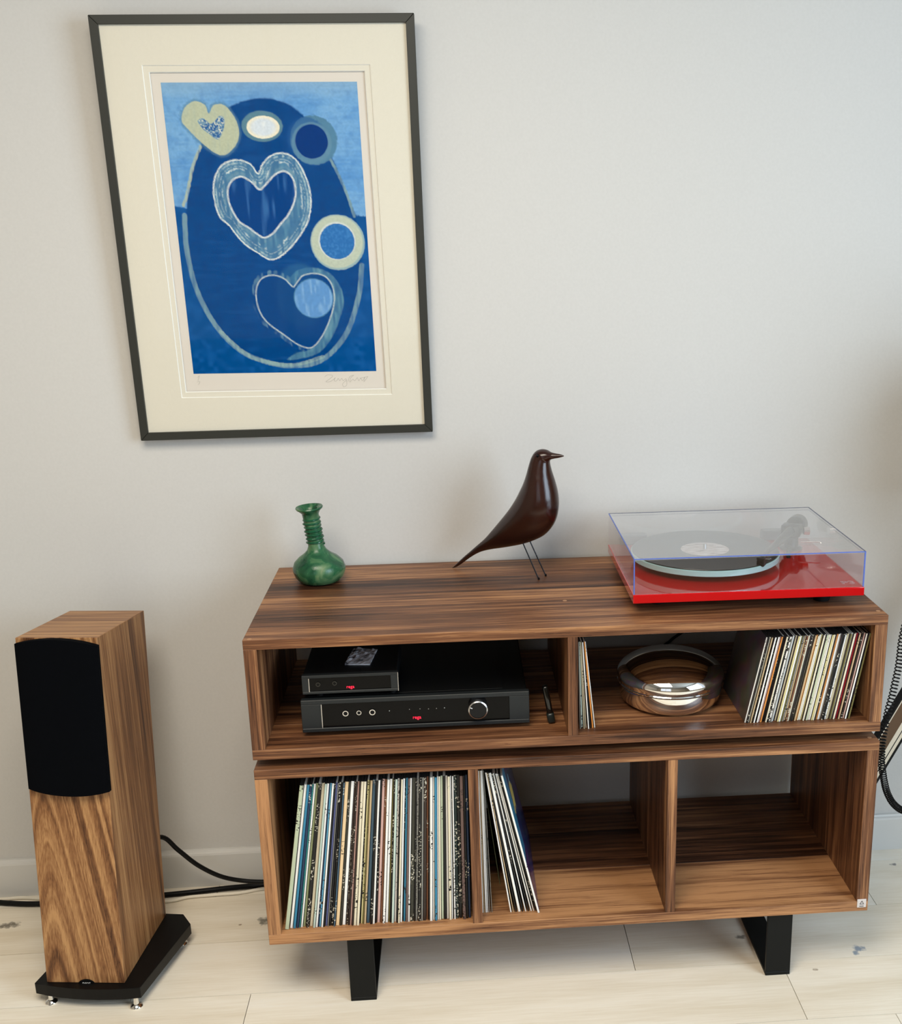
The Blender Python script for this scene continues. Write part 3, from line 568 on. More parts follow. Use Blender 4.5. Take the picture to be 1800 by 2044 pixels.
# ------------------------------------------------------------ vase
vb_ = un(637, 1160, 'z', ZT)
va_ = thing('bottle_vase', 'green glass bottle vase with a threaded neck, left end of cabinet top', 'vase', (vb_.x+.002, vb_.y, ZT))
t = NT('mottled green glass'); co = t.n('TexCoord').outputs['Object']
n1 = t.n('TexNoise', {'Vector': co, 'Scale': 26., 'Detail': 5., 'Distortion': .8}).outputs[0]; n2 = t.n('TexNoise', {'Vector': co, 'Scale': 130., 'Detail': 3.}).outputs[0]
cg = t.ramp(n1, [(.32, lin(20, 64, 46)), (.5, lin(46, 104, 68)), (.62, lin(98, 136, 94)), (.75, lin(140, 154, 112))])
p_ = t.pbsdf(Base_Color=cg, Roughness=t.n('MapRange', {0: n1, 1: .3, 2: .7, 3: .12, 4: .42}).outputs[0], Transmission_Weight=.18, IOR=1.45)
t.t.links.new(t.n('Bump', {'Height': n2, 'Strength': .25, 'Distance': .002}).outputs[0], p_.inputs['Normal']); VG = t.surf(p_.outputs[0])
VGD = plain('green glass thread', lin(30, 92, 62), .2, Transmission_Weight=.15)
prof = [(0, .004), (.02, .002), (.034, .0005), (.043, .004), (.0505, .013), (.0545, .024), (.0548, .032), (.051, .043), (.041, .053), (.029, .061), (.0205, .069), (.0165, .078), (.0158, .09), (.0163, .115), (.0168, .135), (.0175, .148), (.0225, .155), (.0272, .1585), (.0283, .161), (.0272, .163), (.0235, .1622), (.0165, .1575), (.0135, .148), (.0125, .10), (.013, .08), (.02, .06), (.03, .05)]
bb = lathe(prof, 56)
for v in bb.verts:                                                  # hand-blown: the neck bends a little
    k = max(0, v.co.z-.05); v.co.x -= .11*k; v.co.z += .002*math.sin(math.atan2(v.co.y, v.co.x)*1.0+1) * (1 if v.co.z > .15 else 0)
obj('body', bb, VG, va_, smooth=True)
th_ = [((.0172+.0008*math.sin(k*.9))*math.cos(k*.35)-.11*max(0, (.082+.058*k/130)-.05), (.0172+.0008*math.sin(k*.9))*math.sin(k*.35), .082+.058*k/130) for k in range(131)]
obj('neck_thread', tube(th_, .0021, 8), VGD, va_, smooth=True, label='spiral glass thread round the neck')

# ------------------------------------------------------------ wooden bird
tail = un(905, 1134, 'z', ZT); f1 = un(1075, 1157, 'z', ZT); f2 = un(1089, 1150, 'z', ZT); fm = (f1+f2)/2
ux = Vector((fm.x-tail.x, fm.y-tail.y, 0)).normalized(); nrm = ux.cross(Vector((0, 0, 1)))
def zb3(x, y): return un_plane(540+x/2.727, 870+y/2.727, tail, nrm)
pairs = [((988, 719), (992, 722)), ((1020, 688), (1030, 703)), ((1052, 658), (1072, 672)), ((1085, 630), (1112, 646)), ((1125, 595), (1152, 628)), ((1165, 560), (1205, 616)), ((1205, 515), (1262, 608)), ((1243, 470), (1322, 598)), ((1280, 425), (1385, 585)), ((1312, 382), (1440, 566)), ((1340, 337), (1490, 540)), ((1363, 292), (1528, 500)), ((1382, 250), (1552, 450)), ((1396, 208), (1563, 385)), ((1405, 172), (1558, 315)), ((1412, 145), (1543, 250)), ((1419, 122), (1528, 200)), ((1427, 105), (1519, 160)), ((1437, 90), (1518, 140)), ((1452, 78), (1524, 131)), ((1475, 72), (1531, 127)), ((1500, 76), (1540, 125)), ((1522, 88), (1549, 123)), ((1548, 95), (1563, 121)), ((1572, 99), (1580, 117)), ((1594, 106), (1596, 112))]
wid = [.6, 1.0, 1.0, .95, .92, .9, .88, .86, .82, .80, .78, .78, .78, .78, .78, .8, .84, .9, .95, .98, .95, .9, .85, .9, .9, .9]
DKSTEEL = plain('dark wire steel', lin(40, 42, 46), .3, .8)
BW = wood('dark polished walnut', 'Z', (lin(20, 8, 6), lin(36, 14, 9), lin(58, 25, 15)), rough=.2, ring=30, tone=0, spec=.55, ringw=.03, big_k=.3, mid_k=.1, fib_k=.2)
bi = thing('wooden_bird', 'dark wooden bird figure on two wire legs standing on the cabinet top', 'figurine', (fm.x, fm.y, ZT))
b = bmesh.new(); rings = []; NB = 28
TP = spline([zb3(*a) for a, c in pairs], 3); BP = spline([zb3(*c) for a, c in pairs], 3); WP = np.interp(np.linspace(0, len(wid)-1, len(TP)), range(len(wid)), wid)
for a, c, wf_ in zip(TP, BP, WP):
    m = (a+c)/2; h = (a-c)/2
    rings.append([b.verts.new(m + h*math.cos(2*math.pi*k/NB) + nrm*(h.length*wf_*math.sin(2*math.pi*k/NB))) for k in range(NB)])
for p, q in zip(rings, rings[1:]):
    for k in range(NB): b.faces.new((p[k], p[(k+1) % NB], q[(k+1) % NB], q[k]))
b.faces.new(rings[0]); b.faces.new(rings[-1]); bmesh.ops.recalc_face_normals(b, faces=b.faces[:])
zmin = min(v.co.z for v in b.verts)
for v in b.verts: v.co.z = max(v.co.z, ZT+.0004)
obj('body', b, BW, bi, world=True, smooth=True)
tb = tube([zb3(1368, 572), f1+Vector((0, 0, .001))], .0013, 8); obj('leg', tb, DKSTEEL, bi, world=True, smooth=True)
tb = tube([zb3(1405, 560), f2+Vector((0, 0, .001))], .0013, 8); obj('leg', tb, DKSTEEL, bi, world=True, smooth=True)
for f in (f1, f2): obj('foot_tip', lathe([(0, 0), (.0021, 0), (.0021, .004), (0, .0055)], 12, (f.x, f.y, ZT)), BLACKP, bi, world=True)
for sgn in (1, -1):
    c = zb3(1470, 101); obj('eye', moved(lathe([(0, -.0035)] + [(.0035*math.sin(a), -.0035*math.cos(a)) for a in (.5, 1, 1.57, 2.1, 2.6)] + [(0, .0035)], 14), Matrix.Translation(c + nrm*sgn*.0165)), GLOSSBLK, bi, world=True, smooth=True)

# ------------------------------------------------------------ framed print
fx0, fx1, fz0, fz1, LEAN, FRL = -.2667, .348, 1.0787, 1.8996, .0354, .0040
FC = Vector(((fx0+fx1)/2, YW-.025-LEAN*(fz1-fz0)/2, (fz0+fz1)/2)); FW, FH = fx1-fx0, (fz1-fz0)*math.sqrt(1+LEAN**2)
pf = thing('framed_print', 'framed blue abstract print of hearts and rings hanging on the wall', 'picture', tuple(FC), (math.atan(LEAN), -FRL, 0))
FM = W[pf.name]; FI = FM.inverted(); FN = FM.to_3x3() @ Vector((0, -1, 0))
def fl_(u, v, dy):                                                  # pixel to frame-local x, z at depth dy
    p = FI @ un_plane(u, v, FM @ Vector((0, dy, 0)), FN); return (p.x, p.z)
FR = plain('dark olive grey metal frame', lin(42, 43, 37), .45)
rw, rd = .0165, .024
X, Z = FW/2, FH/2
for A_, B_ in (((-X, -Z), (X, -Z)), ((X, -Z), (X, Z)), ((X, Z), (-X, Z)), ((-X, Z), (-X, -Z))):
    a, c = Vector((A_[0], 0, A_[1])), Vector((B_[0], 0, B_[1])); ia = Vector((A_[0]-math.copysign(rw, A_[0]), 0, A_[1]-math.copysign(rw, A_[1]))); ic = Vector((B_[0]-math.copysign(rw, B_[0]), 0, B_[1]-math.copysign(rw, B_[1])))
    back = Vector((0, rd, 0)); g_ = (c-a).normalized()*.00025
    a, ia, c, ic = a+g_, ia+g_, c-g_, ic-g_
    b = hexa([a, c, ic, ia], [a+back, c+back, ic+back, ia+back]); bmesh.ops.recalc_face_normals(b, faces=b.faces[:])
    bmesh.ops.bevel(b, geom=b.edges[:], offset=.0006, segments=1, affect='EDGES'); obj('frame_rail', b, FR, pf)
def slab_with_hole(outer, inner, y0, y1, bevel=.0):
    b = bmesh.new(); O0 = [b.verts.new((x, y0, z)) for x, z in outer]; I0 = [b.verts.new((x, y0, z)) for x, z in inner]
    cx = sum(x for x, z in inner)/4; cz = sum(z for x, z in inner)/4
    I1 = [b.verts.new((x-math.copysign(bevel, x-cx), y1, z-math.copysign(bevel, z-cz))) for x, z in inner]; O1 = [b.verts.new((x, y1, z)) for x, z in outer]
    for i in range(4):
        j = (i+1) % 4
        b.faces.new((O0[i], O0[j], I0[j], I0[i])); f = b.faces.new((I0[i], I0[j], I1[j], I1[i])); f.material_index = 1
        b.faces.new((I1[i], I1[j], O1[j], O1[i])); b.faces.new((O1[i], O1[j], O0[j], O0[i]))
    bmesh.ops.recalc_face_normals(b, faces=b.faces[:]); return b
MAT = noisy('cream mount board', lin(222, 216, 201), lin(226, 220, 205), 400, .9); CORE = plain('white bevel core', lin(244, 243, 238), .8)
OUT = [(-X+rw*.6, Z-rw*.6), (X-rw*.6, Z-rw*.6), (X-rw*.6, -Z+rw*.6), (-X+rw*.6, -Z+rw*.6)]
H1 = [fl_(u, v, .006) for u, v in ((282.5, 130), (738.7, 128.3), (783, 787.5), (362.5, 794.6))]
H2 = [fl_(u, v, .0085) for u, v in ((297, 143.7), (728, 140.8), (771.7, 776.7), (370.8, 783.3))]
obj('mount', slab_with_hole(OUT, H1, .006, .0078, .0012), [MAT, CORE], pf, label='cream outer mount')
obj('mount', slab_with_hole(OUT, H2, .0081, .0103, .0014), [MAT, CORE], pf, label='cream inner mount')
obj('print_paper', box(-X+rw, X-rw, .0125, .0132, -Z+rw, Z-rw), plain('off-white print paper', lin(222, 214, 204), .9), pf)
obj('glass', box(-X+rw*.8, X-rw*.8, .003, .0042, -Z+rw*.8, Z-rw*.8), PICGLASS, pf)
obj('backing_board', box(-X+rw*.8, X-rw*.8, .0145, .017, -Z+rw*.8, Z-rw*.8), plain('brown backing card', lin(120, 96, 70), .9), pf)
# the print itself: a fine grid whose vertex colours are worked out from drawn outlines (flat print)
AR = [Vector((*fl_(u, v, .0122), 0)) for u, v in ((320.5, 164.8), (712.3, 163), (751, 740.6), (386.3, 746.2))]
NU, NV = 300, 450
rng = np.random.RandomState(3)
def vnoise(fx, fy):                                                 # smooth value noise on the print grid
    gx = rng.rand(int(fy)+3, int(fx)+3); xs = np.linspace(0, fx, NU); ys = np.linspace(0, fy, NV)
    xi = xs.astype(int); yi = ys.astype(int); tx = xs-xi; ty = (ys-yi)[:, None]; tx = tx*tx*(3-2*tx); ty = ty*ty*(3-2*ty)
    a = gx[np.ix_(yi, xi)]*(1-tx)+gx[np.ix_(yi, xi+1)]*tx; c = gx[np.ix_(yi+1, xi)]*(1-tx)+gx[np.ix_(yi+1, xi+1)]*tx
    return a*(1-ty)+c*ty
S_, T_ = np.meshgrid(np.linspace(0, 1, NU), np.linspace(0, 1, NV))
A0, A1, A2, A3 = [np.array(a[:2]) for a in AR]
PXY = ((A0*(1-S_[..., None])+A1*S_[..., None])*(1-T_[..., None])+(A3*(1-S_[..., None])+A2*S_[..., None])*T_[..., None])
K = 1000.                                                           # work in millimetres on the print
PX_, PZ_ = PXY[..., 0]*K, PXY[..., 1]*K
def loc_(pts): return np.array([np.array(fl_(u, v, .0122))*K for u, v in pts])
def smooth_poly(pts, closed=True, n=6):
    p = [Vector((x, y, 0)) for x, y in pts]
    if closed: q_ = spline(p[-2:]+p+p[:2], n)[2*n:-2*n]
    else: q_ = spline(p, n)
    return np.array([(a.x, a.y) for a in q_])
def sdist(poly, closed=True):
    d = np.full(PX_.shape, 1e9); ins = np.zeros(PX_.shape, bool); m = len(poly)
    for i in range(m if closed else m-1):
        (x0, y0), (x1, y1) = poly[i], poly[(i+1) % m]; ex, ey = x1-x0, y1-y0; L = ex*ex+ey*ey+1e-9
        t_ = np.clip(((PX_-x0)*ex+(PZ_-y0)*ey)/L, 0, 1); d = np.minimum(d, (PX_-x0-t_*ex)**2+(PZ_-y0-t_*ey)**2)
        if closed and y0 != y1:
            c = ((y0 <= PZ_) & (PZ_ < y1)) | ((y1 <= PZ_) & (PZ_ < y0)); ins ^= c & (PX_ < x0+(PZ_-y0)*ex/(y1-y0))
    d = np.sqrt(d); return np.where(ins, -d, d) if closed else d
def l3(r, g, b_): return np.array(lin(r, g, b_)[:3])
fine = vnoise(150, 220); med = vnoise(40, 60); big_ = vnoise(7, 10); streak = vnoise(12, 160); swirl = vnoise(90, 30)
img = np.zeros(PX_.shape+(3,))
def lay(mask, col):
    global img
    img = img*(1-mask[..., None]) + np.asarray(col)*mask[..., None]
def soft(d, w_=.8, rag=0.): return np.clip(.5-(d+rag*(fine-.5))/w_, 0, 1)
Z1 = lambda pts: [(150+x/2.4, y/2.4) for x, y in pts]
Z2 = lambda pts: [(150+x/2.4, 430+y/2.4) for x, y in pts]
img[:] = l3(96, 152, 208)
lay(np.clip(big_*.9-.1+.5*(streak-.5), 0, 1)*.65, l3(140, 186, 222)); lay(np.clip((med-.45)*1.2, 0, 1)*.5, l3(54, 116, 184)); lay(np.clip((.06-T_)/.06, 0, 1)*.5, l3(150, 180, 200))
hor = smooth_poly(loc_([(300, 412), (358, 413), (420, 424), (560, 415), (640, 422), (730, 432), (780, 436)]), False)
below = np.interp(PX_, hor[:, 0], hor[:, 1]) - PZ_
lay(soft(-below, 2.5, 2), l3(0, 76, 144)); lay(soft(-below, 2.5)*np.clip((med-.4)*1.3, 0, 1)*.5, l3(30, 104, 178))
egg = smooth_poly(loc_([(372, 430), (380, 360), (398, 295), (420, 250), (450, 218), (490, 201), (530, 196), (570, 206), (605, 230), (640, 270), (664, 318), (690, 380), (712, 440), (722, 520), (715, 590), (690, 662), (640, 716), (570, 730), (500, 712), (440, 660), (400, 592), (378, 510)]))
de = sdist(egg); lay(soft(de, 3, 2), l3(0, 68, 134)); lay(soft(de)*np.clip((med-.35)*1.5, 0, 1)*.45, l3(0, 54, 118)); lay(soft(de, 2)*np.clip((streak-.6)*2, 0, 1)*.25, l3(40, 110, 180))
lay(soft(np.abs(de-3)-5, 5, 3)*soft(-below+5, 2)*0, l3(140, 165, 170))
def stroke(pts, wd, col, a=1., rag=1.5, ed=1.2, close=False, loc=True):
    d = sdist(smooth_poly(loc_(pts), close), close); lay(soft(np.abs(d)-wd, ed, rag)*a*np.clip(.55+.9*(swirl-.2), 0, 1), col)
stroke([(400, 292), (384, 335), (374, 385), (366, 410)], 3.0, l3(172, 186, 170), .95)
stroke([(368, 430), (373, 500), (393, 580), (432, 652), (480, 700), (530, 722), (580, 730), (640, 720), (690, 668), (716, 590), (722, 530)], 5.0, l3(126, 160, 172), .85)
stroke([(440, 662), (490, 706), (540, 724), (590, 728), (645, 712)], 3.6, l3(150, 178, 178), .8)
stroke([(656, 312), (676, 350), (694, 392), (707, 432)], 2.6, l3(130, 162, 170), .9)
lay(soft(sdist(loc_([(585, 722), (575, 715), (590, 700), (612, 704)]))+1, 2)*.5, l3(30, 84, 130))
def disc(c, r, squash=1.):
    (cx, cy), = loc_([c]); (ex, _), = loc_([(c[0]+r, c[1])]); R_ = abs(ex-cx); return np.hypot(PX_-cx, (PZ_-cy)/squash)-R_
# top row: khaki heart, white oval, dark disc with ring
kh = smooth_poly(loc_(Z1([(513, 590), (522, 520), (570, 485), (620, 502), (640, 545), (662, 505), (712, 503), (762, 560), (785, 630), (772, 690), (732, 735), (690, 742), (640, 712), (575, 655)])))
dk = sdist(kh); lay(soft(dk-4, 4, 3)*.6, l3(84, 128, 158)); lay(soft(dk, 1.2, 1), l3(186, 192, 166)); lay(soft(dk)*np.clip((swirl-.5)*1.6, 0, 1)*.5, l3(168, 182, 172))
sh = smooth_poly(loc_(Z1([(585, 582), (612, 566), (650, 592), (690, 556), (714, 568), (712, 615), (685, 668), (640, 640), (605, 612)])))
ds = sdist(sh); lay(soft(ds, 1, 1), l3(122, 156, 180)); lay(soft(ds+1)*(fine > .5)*.9, l3(34, 88, 150)); lay(soft(ds+1)*(vnoise(170, 250) > .72), l3(206, 210, 200))
lay(soft(disc((523, 252), 41, .72), 2, 2), l3(92, 132, 150)); ov = disc((525, 254), 33, .66); lay(soft(ov, 1, 1), l3(238, 230, 206)); lay(soft(ov+7, 8)*.8, l3(206, 220, 236)); lay(soft(ov+2)*np.clip((med-.5)*1.5, 0, 1)*.6, l3(238, 238, 232))
lay(soft(disc((626, 280), 47), 2, 3), l3(84, 130, 160)); lay(soft(disc((612, 276), 40), 3, 2)*.6, l3(26, 86, 150)); lay(soft(disc((622, 286), 40), 2, 2)*.8, l3(98, 140, 166)); lay(soft(disc((621.7, 282.5), 32.5), 1, .6), l3(0, 52, 122))
# large heart
H_out = smooth_poly(loc_(Z1([(877, 830), (845, 788), (790, 764), (725, 774), (682, 812), (660, 880), (664, 960), (690, 1040)]) + Z2([(735, 50), (800, 130), (870, 180), (940, 216), (1010, 180), (1075, 105)]) + Z1([(1118, 1060), (1132, 980), (1122, 890), (1085, 800), (1042, 748), (985, 730), (928, 748), (890, 792)])))
H_in = smooth_poly(loc_(Z1([(890, 908), (845, 872), (795, 846), (748, 868), (730, 920), (744, 990), (785, 1060)]) + Z2([(830, 58), (870, 88), (905, 106), (945, 88), (985, 40)]) + Z1([(1020, 1030), (1048, 970), (1056, 910), (1040, 850), (1000, 820), (950, 842)])))
do, di = sdist(H_out), sdist(H_in)
lay(soft(do, 2, 2)*(di > 0)*np.clip(.35+.9*(1-np.clip(di/30, 0, 1))*0+.55*np.clip((.95-T_*1.1), 0, 1)*0+.25+.5*(swirl-.3), 0, 1), l3(92, 142, 172))
lay(soft(np.abs(do+1.5)-1.6, 1, 2.5)*np.clip(.6+1.1*(fine-.3), 0, 1), l3(226, 232, 228))
lay(soft(np.abs(do+18)-1.4, 2, 5)*(di > 0)*np.clip((swirl-.4)*2.2, 0, 1), l3(210, 222, 222))
lay(soft(np.abs(do+7)-1.5, 2, 3)*np.clip((swirl-.25)*1.8, 0, 1), l3(170, 194, 202)); lay(soft(np.abs(do+13)-1.2, 2, 4)*(di > 0)*np.clip((fine-.3)*2.2, 0, 1), l3(186, 204, 208))
lay(soft(np.abs(di-6)-3, 3, 4)*np.clip((swirl-.3)*1.4, 0, 1)*.7, l3(128, 160, 176))
lay(soft(di, 1, 1), l3(0, 62, 130)); lay(soft(di+3, 2)*np.clip((vnoise(60, 12)-.62)*3, 0, 1)*.5, l3(70, 130, 190))
lay(soft(np.abs(di)-1.9, 1, 1.6)*np.clip(.7+.6*(fine-.3), 0, 1), l3(212, 220, 222))
# ring at right
lay(soft(disc((674, 484), 54), 1.2, 1.5), l3(150, 178, 182)); lay(soft(disc((673, 483), 51), 2, 1.5), l3(188, 198, 180)); lay(soft(disc((672.5, 481), 37), 1, 1), l3(206, 214, 210)); lay(soft(disc((673, 482), 34.5), 1, .8), l3(44, 110, 178)); lay(soft(disc((673, 482), 33))*np.clip((fine-.5)*2, 0, 1)*.6, l3(78, 140, 198))
# lower heart with pale disc
band = smooth_poly(loc_(Z2([(1055, 268), (1120, 250), (1200, 265), (1258, 320), (1286, 400), (1272, 480), (1232, 580), (1172, 655), (1085, 685), (1015, 692), (1060, 660), (1130, 640), (1180, 590), (1215, 500), (1240, 420), (1232, 340), (1195, 292), (1140, 278), (1080, 292), (1050, 330), (1030, 300)])))
lay(soft(sdist(band), 2, 2)*np.clip(.6+.8*(swirl-.35), 0, 1), l3(92, 142, 166))
lay(soft(disc((600, 590), 50, 1.25), 6, 5)*.45*(PX_ > 0), l3(46, 108, 156))
H3 = smooth_poly(loc_(Z2([(1047, 342), (1000, 302), (940, 286), (886, 310), (866, 370), (880, 450), (920, 512), (1000, 572), (1070, 620), (1128, 634), (1170, 598), (1212, 520), (1240, 420), (1234, 345), (1200, 294), (1140, 278), (1082, 294)])))
d3 = sdist(H3); lay(soft(d3+2, 2)*.75, l3(0, 64, 130)); lay(soft(np.abs(d3-5)-4, 2, 3)*np.clip((swirl-.35)*1.5, 0, 1)*.8, l3(110, 152, 172)); lay(soft(np.abs(d3)-1.5, 1, 1.6)*np.clip(.6+.9*(fine-.3), 0, 1), l3(188, 202, 204))
dd = disc((625.8, 595.4), 38); lay(soft(dd-1.5, 1, 2), l3(70, 124, 160)); lay(soft(dd, 1, 1), l3(96, 148, 204)); lay(soft(dd+1)*np.clip((swirl-.45)*2.5, 0, 1)*.7, l3(136, 178, 218))
img *= (.93+.14*fine[..., None])
verts = np.zeros((NU*NV, 3)); verts[:, 0] = PXY[..., 0].ravel(); verts[:, 2] = PXY[..., 1].ravel(); verts[:, 1] = .0122
ii = (np.arange(NV-1)[:, None]*NU+np.arange(NU-1)[None, :]).ravel(); faces = np.stack([ii, ii+NU, ii+NU+1, ii+1], 1)
me = bpy.data.meshes.new('artwork'); me.from_pydata(verts.tolist(), [], faces.tolist()); me.update()
at = me.color_attributes.new('ink', 'FLOAT_COLOR', 'POINT'); at.data.foreach_set('color', np.concatenate([np.clip(img, 0, 1).reshape(-1, 3), np.ones((NU*NV, 1))], 1).astype(np.float32).ravel())
t = NT('printed ink on paper'); INK = t.surf(t.pbsdf(Base_Color=t.n('VertexColor', layer_name='ink').outputs[0], Roughness=.9, Specular_IOR_Level=0.).outputs[0]); me.materials.append(INK)
ao = bpy.data.objects.new('artwork', me); COL.objects.link(ao); ao.parent = pf; ao['label'] = 'blue printed image with pale hearts, discs and rings'
# pencil scribbles under the print
PEN = plain('pencil', lin(176, 170, 162), .9)
def scrib(pts):
    L = []
    for u, v in pts: x, z = fl_(u, v, .0124); L.append((x, .0124, z))
    return spline(L, 5)
sb = bmesh.new()
for pts in ([(648, 752), (654, 748), (664, 750), (657, 757), (650, 762), (658, 762), (666, 757), (669, 754), (667, 760), (672, 760), (675, 755), (678, 760), (682, 755), (685, 760), (690, 756), (692, 768), (686, 772), (684, 766), (692, 758)],
            [(694, 762), (698, 752), (706, 749), (700, 754), (698, 763), (704, 757), (708, 760), (713, 754), (716, 760), (720, 755), (723, 760), (728, 753), (726, 762), (734, 752)], [(718, 755), (735, 751)], [(394, 754), (398, 750), (395, 760)], [(393, 762), (399, 762), (396, 768)]):
    tube(scrib(pts), .00028, 5, sb)
obj('pencil_signature', sb, PEN, pf, label='faint pencil scribble under the print')

# ------------------------------------------------------------ floorstanding speaker
SV = (-.4622, .0679, .045, .7129, .1594, .2325, -.1129, -.1071, -.0021)
def sp_pt(i, j, k):
    x, y, z0, h, wd, d, yaw, rx, ry = SV; a = Vector((i*wd, j*d, k*h)); a = Vector((a.x+ry*a.z, a.y-rx*a.z, a.z-ry*a.x+rx*a.y)); c, s = math.cos(yaw), math.sin(yaw)
    return Vector((x+c*a.x-s*a.y, y+s*a.x+c*a.y, z0+a.z))
ZP = .047                                                           # plinth top
def foot_(i, j):
    a, c = sp_pt(i, j, 0), sp_pt(i, j, 1); return a + (c-a)*((ZP-a.z)/(c.z-a.z))
spk = thing('floor_speaker', 'tall walnut floorstanding speaker with a black grille on a black plinth', 'speaker', (-.385, .17, 0), (0, 0, SV[6]))
C4 = [(0, 0), (1, 0), (1, 1), (0, 1)]
# cabinet panels: front, right, left, back, top share the veneer but each has its own grain
bot = [foot_(*c) for c in C4]; top = [sp_pt(c[0], c[1], 1) for c in C4]
b = bmesh.new(); lo_ = [b.verts.new(p) for p in bot]; hi = [b.verts.new(p) for p in top]
for i, mi in enumerate((0, 1, 1, 1)): f = b.faces.new((lo_[i], lo_[(i+1) % 4], hi[(i+1) % 4], hi[i])); f.material_index = mi
f = b.faces.new(hi); f.material_index = 2; f = b.faces.new(lo_[::-1]); f.material_index = 1
bmesh.ops.bevel(b, geom=b.edges[:], offset=.0009, segments=1, affect='EDGES')
cab = obj('cabinet', b, [SPKF, SPKS, SPKT], spk, world=True)
nf = (sp_pt(1, 0, 0)-sp_pt(0, 0, 0)).cross(sp_pt(0, 0, 1)-sp_pt(0, 0, 0)).normalized()
if nf.y > 0: nf = -nf
def on_front(u, v, off): return un_plane(u, v, sp_pt(0, 0, 0)+nf*off, nf)
# grille: straight sides, bowed top and bottom, softly rounded towards its sides
gl = [on_front(25, 1287, .016), on_front(191, 1291, .016), on_front(216, 1583, .016), on_front(54, 1577, .016)]
b = bmesh.new(); NG = 14; fr_ = []; bk_ = []
for i in range(NG+1):
    s = i/NG; bow = 1-(2*s-1)**2; tp = gl[0].lerp(gl[1], s)+(gl[0]-gl[3]).normalized()*.0115*bow; bt = gl[3].lerp(gl[2], s)-(gl[0]-gl[3]).normalized()*.0105*bow
    dome = nf*(-.006*(2*s-1)**4)
    fr_.append((b.verts.new(tp+dome), b.verts.new(bt+dome))); bk_.append((b.verts.new(tp-nf*.0152), b.verts.new(bt-nf*.0152)))
for i in range(NG):
    b.faces.new((fr_[i][0], fr_[i][1], fr_[i+1][1], fr_[i+1][0])); b.faces.new((bk_[i][0], bk_[i+1][0], bk_[i+1][1], bk_[i][1]))
    b.faces.new((fr_[i][0], fr_[i+1][0], bk_[i+1][0], bk_[i][0])); b.faces.new((fr_[i][1], bk_[i][1], bk_[i+1][1], fr_[i+1][1]))
for i in (0, NG): b.faces.new((fr_[i][0], bk_[i][0], bk_[i][1], fr_[i][1]))
bmesh.ops.recalc_face_normals(b, faces=b.faces[:]); obj('grille', b, GRILLE, spk, world=True, smooth=True, label='black cloth grille with bowed ends')
# plinth
pp = {k: un(u, v, 'z', ZP) for k, (u, v) in dict(fl=(68.7, 1962.5), fr=(279, 1971.5), b1=(380.4, 1844), b0=(366, 1824.5)).items()}
fwd_ = (pp['b1']-pp['fr']).normalized(); lf = pp['fl']-pp['fr']; bl1 = pp['b1']+lf*1.0; bl0 = pp['b0']+lf*.87
pts = []
for k in range(9):
    s = k/8; q_ = pp['fl'].lerp(pp['fr'], s); n2_ = Vector((lf.y, -lf.x, 0)).normalized(); n2_ = n2_ if n2_.y < 0 else -n2_
    q_ = q_ + n2_*(.012*(1-(2*s-1)**2)); pts.append((q_.x, q_.y))
pts += [(pp['b1'].x, pp['b1'].y), (pp['b0'].x, pp['b0'].y), (bl0.x, bl0.y), (bl1.x, bl1.y)]
obj('plinth', prism(pts, .0225, ZP, .0012), BLACKP, spk, world=True)
for u, v in ((273, 2009), (103.5, 2000), (363, 1884)):
    p = un(u, v, 'z', .0); f_ = obj('foot', lathe([(0, .0), (.0115, .0), (.0125, .0025), (.011, .005), (.0055, .008), (.0045, .0225), (0, .0225)], 24, (p.x, p.y, 0)), CHROME, spk, world=True, smooth=True, label='chrome spike foot')
p = un(363, 1884, 'z', 0)+lf*.85; obj('foot', lathe([(0, .0), (.0115, .0), (.0125, .0025), (.011, .005), (.0055, .008), (.0045, .0225), (0, .0225)], 24, (p.x, p.y, 0)), CHROME, spk, world=True, smooth=True, label='chrome spike foot')
c = on_front(173, 1961, .0004); yy = math.atan2((sp_pt(1, 0, 0)-sp_pt(0, 0, 0)).y, (sp_pt(1, 0, 0)-sp_pt(0, 0, 0)).x)
FB = Matrix.Translation(c) @ Matrix.Rotation(yy, 4, 'Z') @ Matrix.Rotation(SV[7]*-1*-1, 4, 'X')
bg = bmesh.new(); A_ = [(.0175*math.cos(math.pi*k/20), 0, -.0045+.012*math.sin(math.pi*k/20)) for k in range(21)]
v1 = [bg.verts.new(a) for a in A_]; v2 = [bg.verts.new((x, -.0012, z)) for x, y, z in A_]; bg.faces.new(v1[::-1]); bg.faces.new(v2)
for i in range(21): bg.faces.new((v1[i], v1[(i+1) % 21], v2[(i+1) % 21], v2[i]))
bmesh.ops.recalc_face_normals(bg, faces=bg.faces[:]); bdg = obj('name_badge', moved(bg, FB), plain('black badge', lin(12, 12, 13), .3), spk, world=True, label='black half-oval badge reading neat')
obj('lettering', moved(text_bm('neat', .0098, .0002), FB @ Matrix.Translation((0, -.0015, -.0008)) @ FACE_FRONT), plain('white lettering', lin(220, 220, 216), .5), bdg, world=True)

